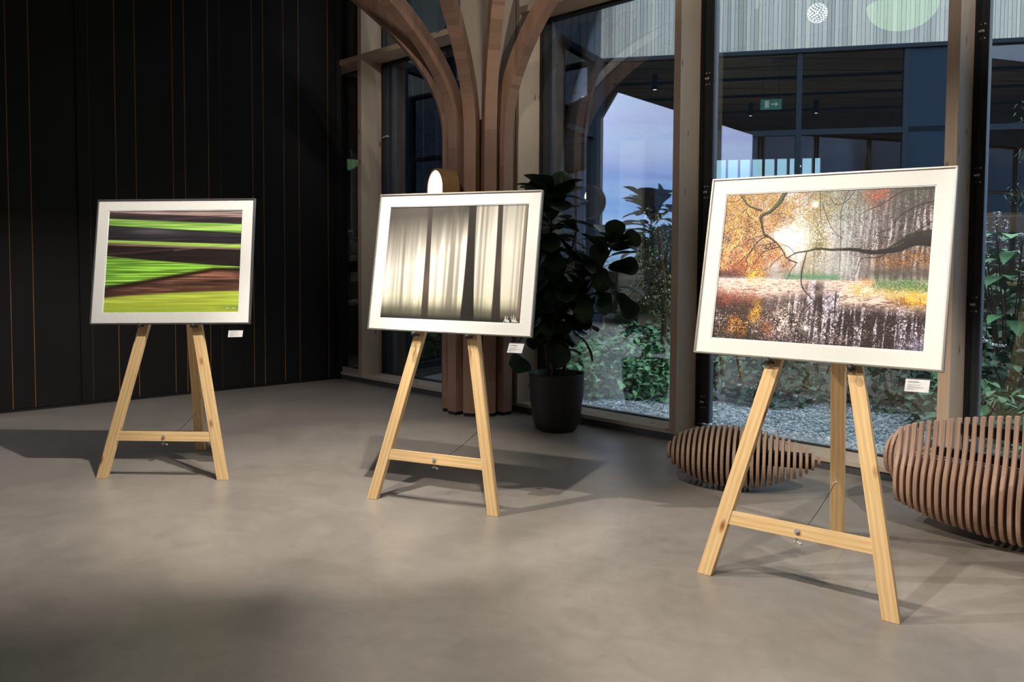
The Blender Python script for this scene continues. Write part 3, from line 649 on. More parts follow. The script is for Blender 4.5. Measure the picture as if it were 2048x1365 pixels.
    for wd, pp in BRS:
        thick = max(wd) > 12
        P = [(u*w, v*h) for u, v in pp]
        # subdivide smoothly with slight jitter
        Q_ = []; W_ = []
        rr = np.random.RandomState(len(pp)*13+int(wd[0]))
        for i in range(len(P)-1):
            for j in range(4):
                f_ = j/4; q0 = P[max(i-1,0)]; q1 = P[i]; q2 = P[i+1]; q3 = P[min(i+2,len(P)-1)]
                cr = lambda a: .5*((2*q1[a])+(-q0[a]+q2[a])*f_+(2*q0[a]-5*q1[a]+4*q2[a]-q3[a])*f_**2+(-q0[a]+3*q1[a]-3*q2[a]+q3[a])*f_**3)
                Q_.append((cr(0)+rr.randn()*.5, cr(1)+rr.randn()*.5)); W_.append(max(1.1,(wd[i]*(1-f_)+wd[i+1]*f_)*k*1.08))
        Q_.append(P[-1]); W_.append(max(1.,wd[-1]*k))
        stroke(img, Q_, W_, C(40,30,27), .96)
        if thick:
            stroke(img, [(x, y-wq*.24) for (x, y), wq in zip(Q_, W_) if x < w*.62], [wq*.42 for (x, y), wq in zip(Q_, W_) if x < w*.62], C(92,110,40), .7, 1.2); stroke(img, [(x, y+wq*.30) for (x, y), wq in zip(Q_, W_)], [wq*.22 for wq in W_], C(30,22,20), .6, 1.0)
    stroke(img, [(.81*w,.385*h),(.88*w,.33*h),(.94*w,.295*h),(1.0*w,.29*h)], [6*k,22*k,34*k,44*k], C(40,38,30), .9, 2)
    tex = nz(h,w,int(h/2.5),int(w/7),91); img = img*(1+.45*(tex[...,None]-.5)*np.exp(-((V-.38)/.06)**2)[...,None]*np.clip((U-.6)/.1,0,1)[...,None])
    # twigs
    rr = np.random.RandomState(77)
    for i in range(340):
        u0, v0 = rr.rand(), rr.rand()*.56; L = rr.uniform(.015,.06); a_ = rr.uniform(0,PI); b_ = a_+rr.uniform(-.7,.7)
        stroke(img, [(u0*w,v0*h),((u0+L*math.cos(a_)*.6)*w,(v0+L*math.sin(a_)*.6)*h),((u0+L*math.cos(b_))*w,(v0+L*math.sin(b_))*h)], 1.0, C(70,54,46), .55, 1)
    for u0, v0, s in ((.465,.094,1.0),(.475,.895,.9)):
        d = np.hypot((U-u0)*asp, V-v0); an = np.arctan2(V-v0, (U-u0)*asp); ray_ = np.abs(np.sin(an*8))**12
        img = blend(img, np.exp(-(d/(.018*s))**2)+np.exp(-d/(.035*s))*ray_*.9, C(255,252,244))
    signature(img, .875, .945, .09, (.85,.85,.86), 1.0); return img

def picture(name_lbl, bc_params, op, painter, res, frame_mat, paint_name, grp=None):
    """bc_params: easel pose + fitted frame pose; op: opening (x0,x1,z0,z1)"""
    X, Y, yaw, th, W_, H_, ya, le, ro, uo, z0 = bc_params
    vp = 1.0114; yy = vp*math.sin(th)-.045
    bc = Vector((X+uo*math.cos(yaw)-yy*math.sin(yaw), Y+uo*math.sin(yaw)+yy*math.cos(yaw), z0))
    r0 = Vector((math.cos(ya),math.sin(ya),0)); u0 = Vector((-math.sin(ya)*math.sin(le), math.cos(ya)*math.sin(le), math.cos(le)))
    x_ = r0*math.cos(ro)+u0*math.sin(ro); z_ = -r0*math.sin(ro)+u0*math.cos(ro); y_ = z_.cross(x_)
    Mx = Matrix((x_, y_, z_)).transposed().to_4x4(); Mx.translation = bc
    r = thing('framed_photograph', name_lbl, 'picture', M=Mx, group=grp)
    w2 = W_/2; t_ = .009; D = .026
    mb = MB()
    for (a,b,c_,d) in ((-w2,w2,0,t_),(-w2,w2,H_-t_,H_),(-w2,-w2+t_,t_,H_-t_),(w2-t_,w2,t_,H_-t_)): mb.box(a,b,0,D,c_,d)
    build('frame', mb, frame_mat, r, bevel=.0012)
    x0, x1, q0, q1 = op
    mb = MB()
    for (a,b,c_,d) in ((-w2+t_,w2-t_,t_,q0),(-w2+t_,w2-t_,q1,H_-t_),(-w2+t_,x0,q0,q1),(x1,w2-t_,q0,q1)): mb.box(a,b,.006,.009,c_,d)
    mt = build('mat_board', mb, M['mat'], r)
    mb = MB(); e_ = .0045
    for (a,b,c_,d) in ((x0,x1,q0,q0+e_),(x0,x1,q1-e_,q1),(x0,x0+e_,q0,q1),(x1-e_,x1,q0,q1)): mb.box(a,b,.0085,.0115,c_,d)
    build('mat_bevel', mb, M['mat_edge'], mt)
    mb = MB(); mb.box(-w2+t_,w2-t_,.016,.022,t_,H_-t_); build('backing_board', mb, M['frame_grey'], r)
    h, w = res
    img = painter(h, w); lin = np.minimum(s2l(img)*1.02, .92)
    xs = np.linspace(x0, x1, w); zs = np.linspace(q1, q0, h); XX, ZZ = np.meshgrid(xs, zs)
    co = np.stack([XX, np.full_like(XX,.012), ZZ], -1).reshape(-1,3)
    idx = np.arange(h*w).reshape(h,w); fa = np.stack([idx[1:,:-1], idx[1:,1:], idx[:-1,1:], idx[:-1,:-1]], -1).reshape(-1,4)
    me = bpy.data.meshes.new(paint_name); me.vertices.add(h*w); me.vertices.foreach_set('co', co.ravel().astype(np.float32))
    nf = len(fa); me.loops.add(nf*4); me.loops.foreach_set('vertex_index', fa.ravel().astype(np.int32)); me.polygons.add(nf); me.polygons.foreach_set('loop_start', np.arange(0,nf*4,4,dtype=np.int32)); me.polygons.foreach_set('loop_total', np.full(nf,4,dtype=np.int32))
    at = me.attributes.new('ink','FLOAT_COLOR','POINT'); rgba = np.concatenate([lin.reshape(-1,3), np.ones((h*w,1))],1).astype(np.float32); at.data.foreach_set('color', rgba.ravel())
    me.materials.append(print_mat(paint_name+'_ink')); me.update(calc_edges=True); me.validate()
    o = bpy.data.objects.new('print', me); col.objects.link(o); o.parent = r
    # caption card in a clear holder under the frame
    return r, Mx
def caption(Mx, W4, label):
    (ax0, az0), (ax1, az1), (bx1, bz1), (bx0, bz0) = W4
    r = thing('caption_card', label, 'label', M=Mx, group='caption cards under the pictures')
    P = lambda u, v, y=.0: (ax0+(ax1-ax0)*u + (bx0-ax0)*v, y, az0+(az1-az0)*u+(bz0-az0)*v)
    mb = MB(); mb.add([P(0,0,.004),P(1,0,.004),P(1,1,.004),P(0,1,.004),P(0,0,.0052),P(1,0,.0052),P(1,1,.0052),P(0,1,.0052)], [(0,3,2,1),(4,5,6,7),(0,1,5,4),(1,2,6,5),(2,3,7,6),(3,0,4,7)]); build('card', mb, M['white'], r)
    mb = MB(); u0, u1 = -.02, 1.02
    mb.add([P(u0,-.85,.006),P(u1,-.85,.006),P(u1,1.03,.006),P(u0,1.03,.006),P(u0,-.85,.0075),P(u1,-.85,.0075),P(u1,1.03,.0075),P(u0,1.03,.0075)], [(0,3,2,1),(4,5,6,7),(0,1,5,4),(1,2,6,5),(2,3,7,6),(3,0,4,7)]); build('acrylic_holder', mb, M['acryl'], r)
    mb = MB(); mb.add([P(u0,-.1,.003),P(u1,-.1,.003),P(u1,-.02,.003),P(u0,-.02,.003),P(u0,-.1,.008),P(u1,-.1,.008),P(u1,-.02,.008),P(u0,-.02,.008)], [(0,3,2,1),(4,5,6,7),(0,1,5,4),(1,2,6,5),(2,3,7,6),(3,0,4,7)]); build('holder_edge', mb, M['frame_grey'], r)
    mb = MB(); R = random.Random(3)
    def dash(u0, u1, v, hh):
        u = u0
        while u < u1:
            w_ = R.uniform(.012,.03); q = [P(u,v-hh*R.uniform(.4,.6),.0036),P(min(u+w_,u1),v-hh*R.uniform(.4,.6),.0036),P(min(u+w_,u1),v+hh*.5,.0036),P(u,v+hh*.5,.0036)]
            mb.add(q, [(0,1,2,3)]); u += w_+.008
    dash(.1,.56,.22,.085)
    for v, e_ in ((.46,.62),(.55,.42),(.64,.78),(.73,.58),(.82,.34)): dash(.1,e_,v,.03)
    build('caption_text', mb, M['ink'], r, fix=False)
P3 = [(-2.292,5.2571,-.0332,.1549,1.075,.8526,-.0252,.1819,.0122,.0173,1.0129),(-.4743,4.6858,-.405,.1841,1.1085,.8578,-.4237,.1742,-.0031,.026,1.0143),(1.2123,3.448,-.6576,.2308,1.0876,.8748,-.6434,.222,-.0022,-.0116,1.0057)]
_, m1 = picture('framed photograph of blurred green and brown striped fields, on the easel by the black wall', P3[0], (-.4596,.457,.0759,.7755), paint_fields, (420,320), M['frame_grey'], 'fields_print')
_, m2 = picture('framed photograph of blurred pale and dark vertical tree trunks, on the middle easel', P3[1], (-.4778,.4767,.0734,.7792), paint_trunks, (200,460), M['frame_metal'], 'trunks_print')
_, m3 = picture('framed photograph of an autumn forest pond with a mossy branch, on the right-hand easel', P3[2], (-.4649,.4669,.0759,.7955), paint_pond, (600,780), M['frame_metal'], 'pond_print')
caption(m1, [(.397,-.045),(.493,-.044),(.490,-.089),(.394,-.088)], 'small white caption card hanging under the green striped fields picture')
caption(m2, [(.420,-.039),(.513,-.038),(.508,-.091),(.409,-.093)], 'small white caption card hanging under the blurred tree trunks picture')
caption(m3, [(.406,-.039),(.497,-.037),(.493,-.091),(.403,-.091)], 'small white caption card with dark heading hanging under the autumn pond picture')

# ------------------------------------------------------------------ leaves
def leaf_geo(mb, p, d, up, L, Wd, tone, bend=.25, shape='oval', fold=.12):
    """one leaf: p base, d direction, up side normal"""
    d = Vector(d).normalized(); s = d.cross(Vector(up));
    if s.length < 1e-3: s = d.cross(Vector((1,0,0)))
    s.normalize(); nrm = s.cross(d)
    if shape == 'fiddle': prof = [(0,.03),(.08,.17),(.2,.27),(.35,.33),(.5,.39),(.65,.48),(.78,.52),(.88,.47),(.95,.33),(1.0,.06)]
    elif shape == 'simple': prof = [(0,.05),(.4,.5),(1.0,.03)]
    else: prof = [(0,.03),(.25,.42),(.5,.5),(.75,.33),(1.0,.02)]
    V = []; F = []
    for t_, w_ in prof:
        c_ = Vector(p) + d*(L*t_) - nrm*(bend*L*t_*t_)
        e_ = nrm*(fold*w_*Wd)
        V += [c_ - s*(w_*Wd) + e_, c_, c_ + s*(w_*Wd) + e_]
    for i in range(len(prof)-1):
        b = i*3; F += [(b,b+1,b+4,b+3),(b+1,b+2,b+5,b+4)]
    mb.add(V, F, 0, tone)
def rdir_(R, zmin=-1, zmax=1):
    z = R.uniform(zmin, zmax); a_ = R.uniform(0, 2*PI); q = math.sqrt(max(0,1-z*z)); return Vector((q*math.cos(a_), q*math.sin(a_), z))

# potted fiddle-leaf fig
PX, PY = .385, 6.90
pot = thing('plant_pot', 'tall round matt anthracite pot on the floor below the window', 'plant pot', (PX,PY,0))
mb = MB(); mb.lathe([(0,0),(.150,0),(.170,.012),(.188,.05),(.205,.12),(.225,.28),(.234,.475),(.237,.487),(.232,.492),(.225,.487),(.217,.40),(.0,.40)], 64); build('pot_shell', mb, M['pot'], pot, smooth=True)
mb = MB(); mb.lathe([(0,.445),(.1,.448),(.2,.44),(.221,.435)], 32); build('soil', mb, M['soil'], pot)
fig = thing('fiddle_leaf_fig', 'dark green fiddle-leaf fig with big leaves growing in the anthracite pot', 'plant', (PX,PY,.44))
R = random.Random(12); stems = MB(); lv = MB()
def path(pts, n=10):
    out = []
    for i in range(len(pts)-1):
        for j in range(n): f_ = j/n; out.append(Vector(pts[i]).lerp(Vector(pts[i+1]), f_))
    out.append(Vector(pts[-1])); return out
ST = [([(-.03,0,0),(.0,-.02,.35),(-.02,-.05,.8),(-.06,-.06,1.2),(-.06,-.04,1.5)], .020, 84, .26),
      ([(.05,.01,0),(.10,-.03,.35),(.22,-.08,.7),(.36,-.1,.95),(.45,-.1,1.12)], .016, 46, .22),
      ([(-.06,.03,0),(-.10,.0,.3),(-.16,-.03,.7),(-.20,-.02,1.1)], .013, 32, .23),
      ([(.22,-.08,.7),(.42,-.12,.78),(.52,-.12,.72)], .009, 9, .22),
      ([(-.02,-.05,.8),(.10,-.1,1.05),(.16,-.08,1.3)], .011, 16, .25)]
for pts, r0, nl, L in ST:
    pp = path(pts, 6); stems.tube(pp, [r0*(1-.55*i/len(pp)) for i in range(len(pp))], 8)
    for i in range(nl):
        t_ = (.30 if pts[0][2] == 0 else .1) + .84*(i+R.random())/nl; p = pp[min(len(pp)-1, int(t_*(len(pp)-1)))]
        a_ = i*2.4+R.uniform(-.4,.4); el = R.uniform(-.75,.45) + (.7 if t_ > .85 else 0)
        d = Vector((math.cos(a_)*math.cos(el), math.sin(a_)*math.cos(el), math.sin(el))); LL = L*R.uniform(.75,1.15)
        q = p + d*.05; stems.tube([p, q], .003, 5, caps=False)
        if q.z+d.z*LL < .06 and (q+d*LL).xy.length < .3: continue
        if (q+d*LL+Vector((PX,PY,0)) - Vector(O)).dot(Vector((.70,.714,0))) > -.02: continue
        leaf_geo(lv, q, d, (0,0,1), LL, LL*.68, R.random(), R.uniform(.15,.6), 'fiddle', .25)
for px_, pz_, dx_, dz_ in ((-.22,.10,-.2,.1),(.46,1.1,.05,.9),(.46,1.1,.8,.5),(.50,.74,.6,-.8),(-.06,1.5,-.7,.5),(-.05,1.5,.5,.75),(.0,1.5,.1,1),(.42,.95,.9,.1),(.30,.9,.2,.9)):
    leaf_geo(lv, (px_,-.08,pz_), (dx_,-.25,dz_), (0,-1,.5), .25, .17, R.random(), .2, 'fiddle', .25)
build('stem', stems, M['bark'], fig, smooth=True); build('foliage', lv, M['fig'], fig, smooth=True, fix=False, tone=True)

# ------------------------------------------------------------------ slatted pouf
a0 = Vector((1.03,5.31,0)); a1 = Vector((1.93,4.99,0)); AL = (a1-a0).length; aa = math.atan2((a1-a0).y, (a1-a0).x)
pf = thing('slatted_pouf', 'low egg-shaped slatted brown wooden pouf on the floor behind the right easel', 'pouf', tuple(a0), aa, 'slatted wooden seats')
N = 27
for i in range(N):
    t_ = (i+.5)/N; rr_ = .194*math.sin(PI*t_**.80)**.62; ry_ = rr_*1.3
    zc = .197 + .012*(1-math.sin(PI*t_)); x0 = AL*t_ - .0095
    poly = [(ry_*math.cos(2*PI*k/40)*1.0, zc + rr_*math.sin(2*PI*k/40)) for k in range(40)]
    mb = MB(); mb.prism(poly, x0, x0+.019, lambda a,b,h: (h,a,b)); build('slat', mb, M['pouf_slat'], pf, M=Matrix.Translation((x0,0,0)), bevel=.0015)
mb = MB(); mb.box(.06,AL-.05,-.045,.045,.165,.245); build('core_beam', mb, M['black'], pf)

# ------------------------------------------------------------------ slatted lounge bench
ba = math.atan(-.96)
bo = Vector((1.93,4.36,0)) + Vector((.70,.714,0))*.08 + Vector((-.72,.69,0))*.03
bn = thing('slatted_bench', 'large shell-shaped slatted brown wooden lounge bench with open backrest at the window', 'bench', tuple(bo), ba, 'slatted wooden seats')
prof = [(.12,.02),(.04,.05),(-.005,.12),(-.02,.22),(-.01,.32),(.03,.42),(.055,.52),(.07,.62),(.08,.76),(.112,.76),(.102,.61),(.088,.52),(.075,.44),(.16,.385),(.45,.36),(.60,.37),(.68,.35),(.70,.27),(.66,.14),(.55,.05),(.40,.02)]
def catmull(P, n=4):
    out = []
    for i in range(len(P)):
        p0, p1, p2, p3 = P[i-1], P[i], P[(i+1)%len(P)], P[(i+2)%len(P)]
        for j in range(n):
            t_ = j/n; out.append(tuple(.5*((2*p1[a])+(-p0[a]+p2[a])*t_+(2*p0[a]-5*p1[a]+4*p2[a]-p3[a])*t_*t_+(-p0[a]+3*p1[a]-3*p2[a]+p3[a])*t_**3) for a in (0,1)))
    return out
prof = catmull(prof, 3)
prof = [(a_, min(.705, max(.015, b_))) for a_, b_ in prof]
pitch = .038
for i in range(44):
    tt = i*pitch; Lh = .86; q = min(1,max(-1,(Lh-tt-.055)/Lh)); e_ = math.sqrt(max(.02,1-q*q))
    BT = [(0,.40),(.036,.52),(.073,.62),(.11,.70),(.29,.85),(.6,.96),(.85,1.),(1.3,.9),(1.7,.5)]
    TT = [(0,.30),(.036,.41),(.073,.48),(.11,.54),(.2,.65),(.29,.72),(.45,.83),(.6,.91),(.85,1.),(1.3,.9),(1.7,.4)]
    lk = lambda T_: next((va+(vb-va)*(tt-ta)/(tb-ta) for (ta, va), (tb, vb) in zip(T_, T_[1:]) if ta <= tt <= tb), T_[-1][1])
    ez, et = lk(BT), lk(TT)
    ew = .45+.55*e_
    poly = [(.40+(a_-.40)*ew, .335+(b_-.335)*(ez if b_ < .335 else et)) for a_, b_ in prof]
    if i < 3: poly = [(.40+(.36*math.cos(2*PI*k/28))*ew*.8*(.8+.1*i), .335+.30*(ez if k > 14 else et*1.2)*math.sin(2*PI*k/28)) for k in range(28)]
    mb = MB(); mb.prism(poly, tt, tt+.0185, lambda a,b,h: (h,a,b)); build('slat', mb, M['slat'], bn, M=Matrix.Translation((tt,0,0)), bevel=.0015)
mb = MB(); mb.box(.44,1.55,.105,.135,.55,.61); build('back_rail', mb, M['black'], bn)
mb = MB(); mb.box(.30,1.55,.105,.14,.42,.465); build('lower_rail', mb, M['black'], bn)
mb = MB(); mb.tube([(.25,.14,.405),(1.5,.14,.405)], .005, 8); build('steel_rod', mb, M['steel'], bn)
mb = MB(); mb.box(.16,1.50,.10,.60,.14,.335); build('inner_box', mb, M['black'], bn)

# ------------------------------------------------------------------ pendants in the room (seen mirrored in the panes)
gp = wpt(1.48,-2.6,4.17)
gl = thing('globe_pendant', 'glittering white globe pendant of small glass discs, mirrored in the window', 'pendant lamp', tuple(gp))
mb = MB(); R = random.Random(5)
for i in range(150):
    z = 1-2*(i+.5)/150; a_ = i*2.39996; q = math.sqrt(1-z*z); nn = Vector((q*math.cos(a_), q*math.sin(a_), z)); c_ = nn*.105
    x_ = nn.cross(Vector((0,0,1))+Vector((.01,0,0))).normalized(); y_ = nn.cross(x_)
    V = [c_+(x_*math.cos(2*PI*k/6)+y_*math.sin(2*PI*k/6))*.0068 for k in range(6)]; mb.add(V, [tuple(range(6))])
build('shade_discs', mb, M['globe_glow'], gl, fix=False)
mb = MB(); mb.tube([(0,0,.1),(0,0,H-gp.z)], .003, 6); build('cord', mb, M['black'], gl)
def bowl_pendant(p, r, label, top):
    o = thing('bowl_pendant', label, 'pendant lamp', tuple(p), group='green bowl pendants')
    mb = MB(); mb.lathe([(r*math.sin(a_), -r*.75*math.cos(a_)) for a_ in [PI/2*k/12 for k in range(13)]], 40); build('shade', mb, M['green_shade'], o, smooth=True)
    mb = MB(); mb.tube([(0,0,0),(0,0,top-p[2])], .004, 6); mb.lathe([(.001,.06),(.03,.05),(r,.0)], 24); build('cord', mb, M['black'], o)
bowl_pendant(wpt(2.51,-2.19,3.95), .32, 'green glowing bowl pendant mirrored at the top of the widest window pane', H)
bowl_pendant(Vector((-2.66,13.0,3.02)), .2, 'green bowl pendant hanging in the side wing beside the black wall', 5.2)

# ------------------------------------------------------------------ courtyard wings
HC = 5.22
wing = thing('glazed_side_wing', 'dark glazed building wing with blue zinc upper wall on the left side of the courtyard', 'building', M=PW)
mb = MB()
for i in range(18): mb.box(-6.38+i*.355, -6.38+i*.355+.345, -.02, .1, HC, 8.6); mb.box(-6.38+i*.355-.012, -6.38+i*.355+.012, -.05, 0, HC, 8.6)
build('zinc_wall', mb, M['zinc'], wing)
mb = MB(); mb.box(-6.4,-.02,-.04,.12,HC-.12,HC); mb.box(-6.4,0,-.02,.08,3.72,3.82); mb.box(-6.4,0,-.04,.12,0,.16)
for x in (-.14,-1.75,-3.5,-5.25,-6.35): mb.box(x,x+.10,-.03,.1,.1,HC)
mb.box(-.32,-.03,-.06,.16,0,HC); build('glazing_frame', mb, M['wing_frame'], wing)
mb = MB(); mb.box(-6.4,-.14,.03,.036,.1,HC-.1); build('glass', mb, M['glass_wing'], wing)

wing2 = thing('timber_clad_wing', 'building wing across the courtyard with grey weathered board cladding above tall dark glazing', 'building', M=FW)
build('board_cladding', boards(0.02, 14, HC, 9.0, -.02, 5), M['cladding'], wing2, tone=True, fix=False)
mb = MB(); mb.box(.0,14,-.015,.1,HC,9.0); build('cladding_substrate', mb, M['black'], wing2)
mb = MB(); mb.box(0,14,-.05,.12,HC-.07,HC); mb.box(0,14,-.02,.06,3.70,3.80); mb.box(0,14,-.04,.12,0,.16)
for x in (0.05,1.78,3.56,5.32,7.7,9.5,11.3): mb.box(x-.045,x+.045,-.03,.1,.1,HC)
build('glazing_frame', mb, M['wing_frame'], wing2)
mb = MB(); mb.box(5.36,6.02,-.02,.12,.1,HC); build('solid_panel', mb, M['navy'], wing2)
mb = MB(); mb.box(.05,5.32,.03,.036,.1,HC-.1); mb.box(6.02,14,.03,.036,.1,HC-.1); build('glass', mb, M['glass_far'], wing2)

# shared interior: floor, ceiling, far walls with fin windows
def pw(x, y, z=0): return PW @ Vector((x,y,z))
def fw_(x, y, z=0): return FW @ Vector((x,y,z))
poly = [pw(-8.0,.05), pw(0,.05), fw_(14,.05), fw_(14,7), fw_(-5.4,7.0), pw(5.3,7.0), pw(-9,7.0)]
poly = [(p.x, p.y) for p in (pw(-6.3,.1), pw(0,.1), fw_(14,.1), fw_(14,7.0), fw_(-5.42,7.0), pw(-8,7.0))]
inter = sroot('wing_interior', Matrix.Identity(4)); tag(inter, 'dim timber-lined interior of the wings behind the courtyard glazing')
mb = MB(); mb.prism(poly, -.06, .0, lambda a,b,h: (a,b,h)); build('interior_floor', mb, M['int_floor'], inter)
mb = MB(); mb.prism(poly, HC, HC+.3, lambda a,b,h: (a,b,h)); build('interior_ceiling', mb, M['wing_ceiling'], inter)
def finwall(Mx, x0, x1, wx0, wx1, y, name, pitch_, finw):
    mb = MB(); mb.box(x0,wx0,y,y+.2,0,HC); mb.box(wx1,x1,y,y+.2,0,HC); mb.box(wx0,wx1,y,y+.2,4.15,HC); mb.box(wx0,wx1,y,y+.2,0,.9)
    o = build(name, mb, M['dark_int'], inter); o.matrix_world = Mx
    mb = MB(); x = wx0
    while x < wx1: mb.box(x,x+finw,y-.05,y+.2,.9,4.15); x += pitch_
    o = build('window_fins', mb, M['dark_int'], inter); o.matrix_world = Mx
finwall(FW, -5.42, 14, 1.9, 4.9, 7.0, 'interior_wall', .31, .055)
finwall(PW, -9, 5.4, .3, 5.2, 7.0, 'interior_wall', .44, .12)
mb = MB(); mb.box(13.9,14.1,.1,7,0,HC); o = build('interior_wall', mb, M['dark_int'], inter); o.matrix_world = FW
mb = MB(); mb.box(-12,-4.3,.42,.52,0,HC); o = build('interior_wall', mb, M['dark_int'], inter); o.matrix_world = WALL
# partition, door leaf and mezzanine edge inside the opposite wing
mb = MB(); mb.box(5.0,6.6,4.2,4.4,0,3.3); mb.box(7.6,14,3.6,3.8,2.1,2.5); o = build('partition', mb, M['lamp_wood'], inter); o.matrix_world = FW
mb = MB()
for y in (1.4,3.1,5.0): mb.box(0.1,13.8,y,y+.05,HC-.22,HC-.16)
o = build('lighting_track', mb, M['black'], inter); o.matrix_world = FW
def spot(p, i):
    o = thing('ceiling_spotlight', ['black cylinder ceiling spotlight left of the wide post, above the sky reflection','black cylinder ceiling spotlight just left of the exit sign','bright black cylinder ceiling spotlight right of the exit sign and central mullion'][i], 'spotlight', tuple(p), group='ceiling spotlights in the far wing')
    mb = MB(); mb.lathe([(.001,.30),(.055,.30),(.055,0),(.045,0),(.045,.02)], 20); mb.tube([(0,0,.3),(0,0,HC-.2-p.z)], .008, 6); build('lamp_housing', mb, M['black'], o)
    mb = MB(); mb.lathe([(.001,.012),(.044,.012)], 20); build('lens', mb, M['spot_glow'], o, fix=False)
def atpx(px, py, Y):
    f, cx, cy, p, r = 1623.66,1024.,595.81,.0464,-.0055
    dx, dy = px-cx, py-cy; Xc = dx*math.cos(r)+dy*math.sin(r); Yc = -dx*math.sin(r)+dy*math.cos(r); xc, zc = Xc/f, -Yc/f
    d = Vector((xc, math.cos(p)+zc*math.sin(p), -math.sin(p)+zc*math.cos(p))); return Vector((0,0,1.45)) + d*(Y/d.y)
for i, (a_, b_, Y_) in enumerate(((1305,177,16.0),(1497,227,18.6),(1628,220,18.4))): spot(atpx(a_,b_,Y_), i)
ex = atpx(1538,203,16.2)
es = thing('exit_sign', 'green emergency exit sign hanging from the ceiling of the far wing', 'sign', tuple(ex), FA)
mb = MB(); mb.box(-.2,.2,0,.03,-.1,.1); build('sign_box', mb, M['exit_green'], es)
mb = MB(); mb.add([(-.12,-.002,-.07),(-.04,-.002,-.07),(-.04,-.002,.07),(-.12,-.002,.07)],[(0,1,2,3)]); mb.add([(.0,-.002,-.015),(.08,-.002,-.015),(.08,-.002,-.05),(.14,-.002,.0),(.08,-.002,.05),(.08,-.002,.015),(.0,-.002,.015)],[(0,1,2,3,4,5,6)]); build('sign_pictogram', mb, M['exit_white'], es, fix=False)
for sx in (-.15,.15): mb = MB(); mb.tube([(sx,.015,.1),(sx,.015,HC-ex.z)],.005,6); build('rod', mb, M['black'], es)

# white ball cluster, tripod table beside the black wall (seen through the narrow bay)
R = random.Random(8)
for i, (px_, py_, rr_) in enumerate(((699,471,.058),(685,482,.043),(708,482,.032),(687,497,.056),(701,500,.03),(700,508,.045),(711,495,.035),(709,511,.03))):
    p = atpx(px_, py_, 12.4+R.uniform(-.15,.15)); o = thing('hanging_ball', 'white ball ornament in the hanging cluster seen beside the black wall', 'ornament', tuple(p), group='white hanging balls')
    mb = MB(); mb.sphere((0,0,0), rr_, 20, 14); build('ball', mb, M['white'], o, smooth=True); mb = MB(); mb.tube([(0,0,rr_),(0,0,HC-p.z)], .002, 5); build('thread', mb, M['black'], o)
p = atpx(698,612,12.6); sd = thing('side_table', 'pale-topped sideboard table in the side wing beside the black wall', 'table', (p.x,p.y,0), .9)
zt = p.z; mb = MB(); mb.box(-.6,.6,-.3,.3,zt,zt+.05); build('tabletop', mb, M['white'], sd); mb = MB(); mb.box(-.55,.55,-.25,.25,.0,zt); build('cabinet', mb, M['dark_int'], sd)
p = atpx(703,585,12.5); tp = thing('tripod_stand', 'small black tripod stand on the pale table beside the black wall', 'stand', (p.x,p.y,zt+.05))
for k in range(3): a_ = k*2.09+.3; mb = MB(); mb.tube([(0,0,.12),(.09*math.cos(a_),.09*math.sin(a_),0)], .006, 6); build('leg', mb, M['black'], tp)
mb = MB(); mb.tube([(0,0,.1),(0,0,.5)], .007, 8); mb.box(-.08,.08,-.02,.02,.45,.62); build('pole', mb, M['black'], tp)
# potted plant and furniture inside the opposite wing
def simple_pot(p, r, h, label, nleaf, L, seed):
    o = thing('indoor_planter', label, 'plant pot', (p[0],p[1],0)); mb = MB(); mb.lathe([(0,0),(r*.8,0),(r,h),(r*.93,h),(r*.9,h-.08),(0,h-.08)], 32); build('pot_shell', mb, M['pot'], o)
    R = random.Random(seed); lv = MB(); stem = MB()
    for k in range(7):
        a_ = R.uniform(0,6.28); q = [(0,0,h-.1),(.15*math.cos(a_),.15*math.sin(a_),h+.1),(.35*math.cos(a_),.35*math.sin(a_),h+.22+R.random()*.15)]; stem.tube(q, .012, 6)
        for i in range(nleaf//7):
            t_ = R.uniform(.2,1); b_ = Vector(q[1]).lerp(Vector(q[2]), t_); leaf_geo(lv, b_, rdir_(R,-.4,.8), (0,0,1), L*R.uniform(.7,1.2), L*.35, R.random())
    build('stem', stem, M['bark'], o); build('foliage', lv, M['dark_leaf'], o, fix=False, tone=True)
simple_pot((2.35,17.4), .42, .62, 'large dark planter with foliage inside the far wing behind the courtyard shrubs', 210, .13, 3)
p = fw_(7.4, 2.0); tb = thing('cafe_table', 'pale wooden table inside the far wing seen through the rightmost window', 'table', (p.x,p.y,0), FA)
mb = MB(); mb.box(-.9,.9,-.4,.4,1.02,1.07); build('tabletop', mb, M['pine'], tb)
for sx in (-.8,.8):
    for sy in (-.32,.32): mb = MB(); mb.box(sx-.03,sx+.03,sy-.03,sy+.03,0,1.02); build('leg', mb, M['pine'], tb)

# ------------------------------------------------------------------ courtyard ground and planting
mb = MB(); mb.box(-60,60,-60,70,-.5,-.32); o = build('ground', mb, M['earth']); tag(o, 'dark open ground around the building', 'ground'); struct(o)
mb = MB(); mb.prism([(-1.9,.37),(9.3,.37),(9.3,2.4),(6.5,3.3),(3.3,3.0),(1.3,3.1),(-.2,3.6),(-1.0,3.3)], -.3, -.03, lambda a,b,h: (a,b,h)); o = build('gravel_strip', mb, M['gravel']); o.matrix_world = WALL; struct(o, 'grey gravel strip along the windows')
cyard = [wpt(-2.4,.36), wpt(9.3,.36), fw_(14,-.05), Vector(Q), pw(-6.4,-.05)]
mb = MB(); mb.prism([(p.x,p.y) for p in cyard], -.31, -.05, lambda a,b,h: (a,b,h)); o = build('courtyard_bed', mb, M['earth']); struct(o)
mb = MB(); mb.prism([(-6.4,-.62),(-.1,-.62),(-.1,-.04),(-6.4,-.04)], -.3, -.02, lambda a,b,h: (a,b,h)); o = build('courtyard_paving', mb, M['paving']); o.matrix_world = PW; struct(o)
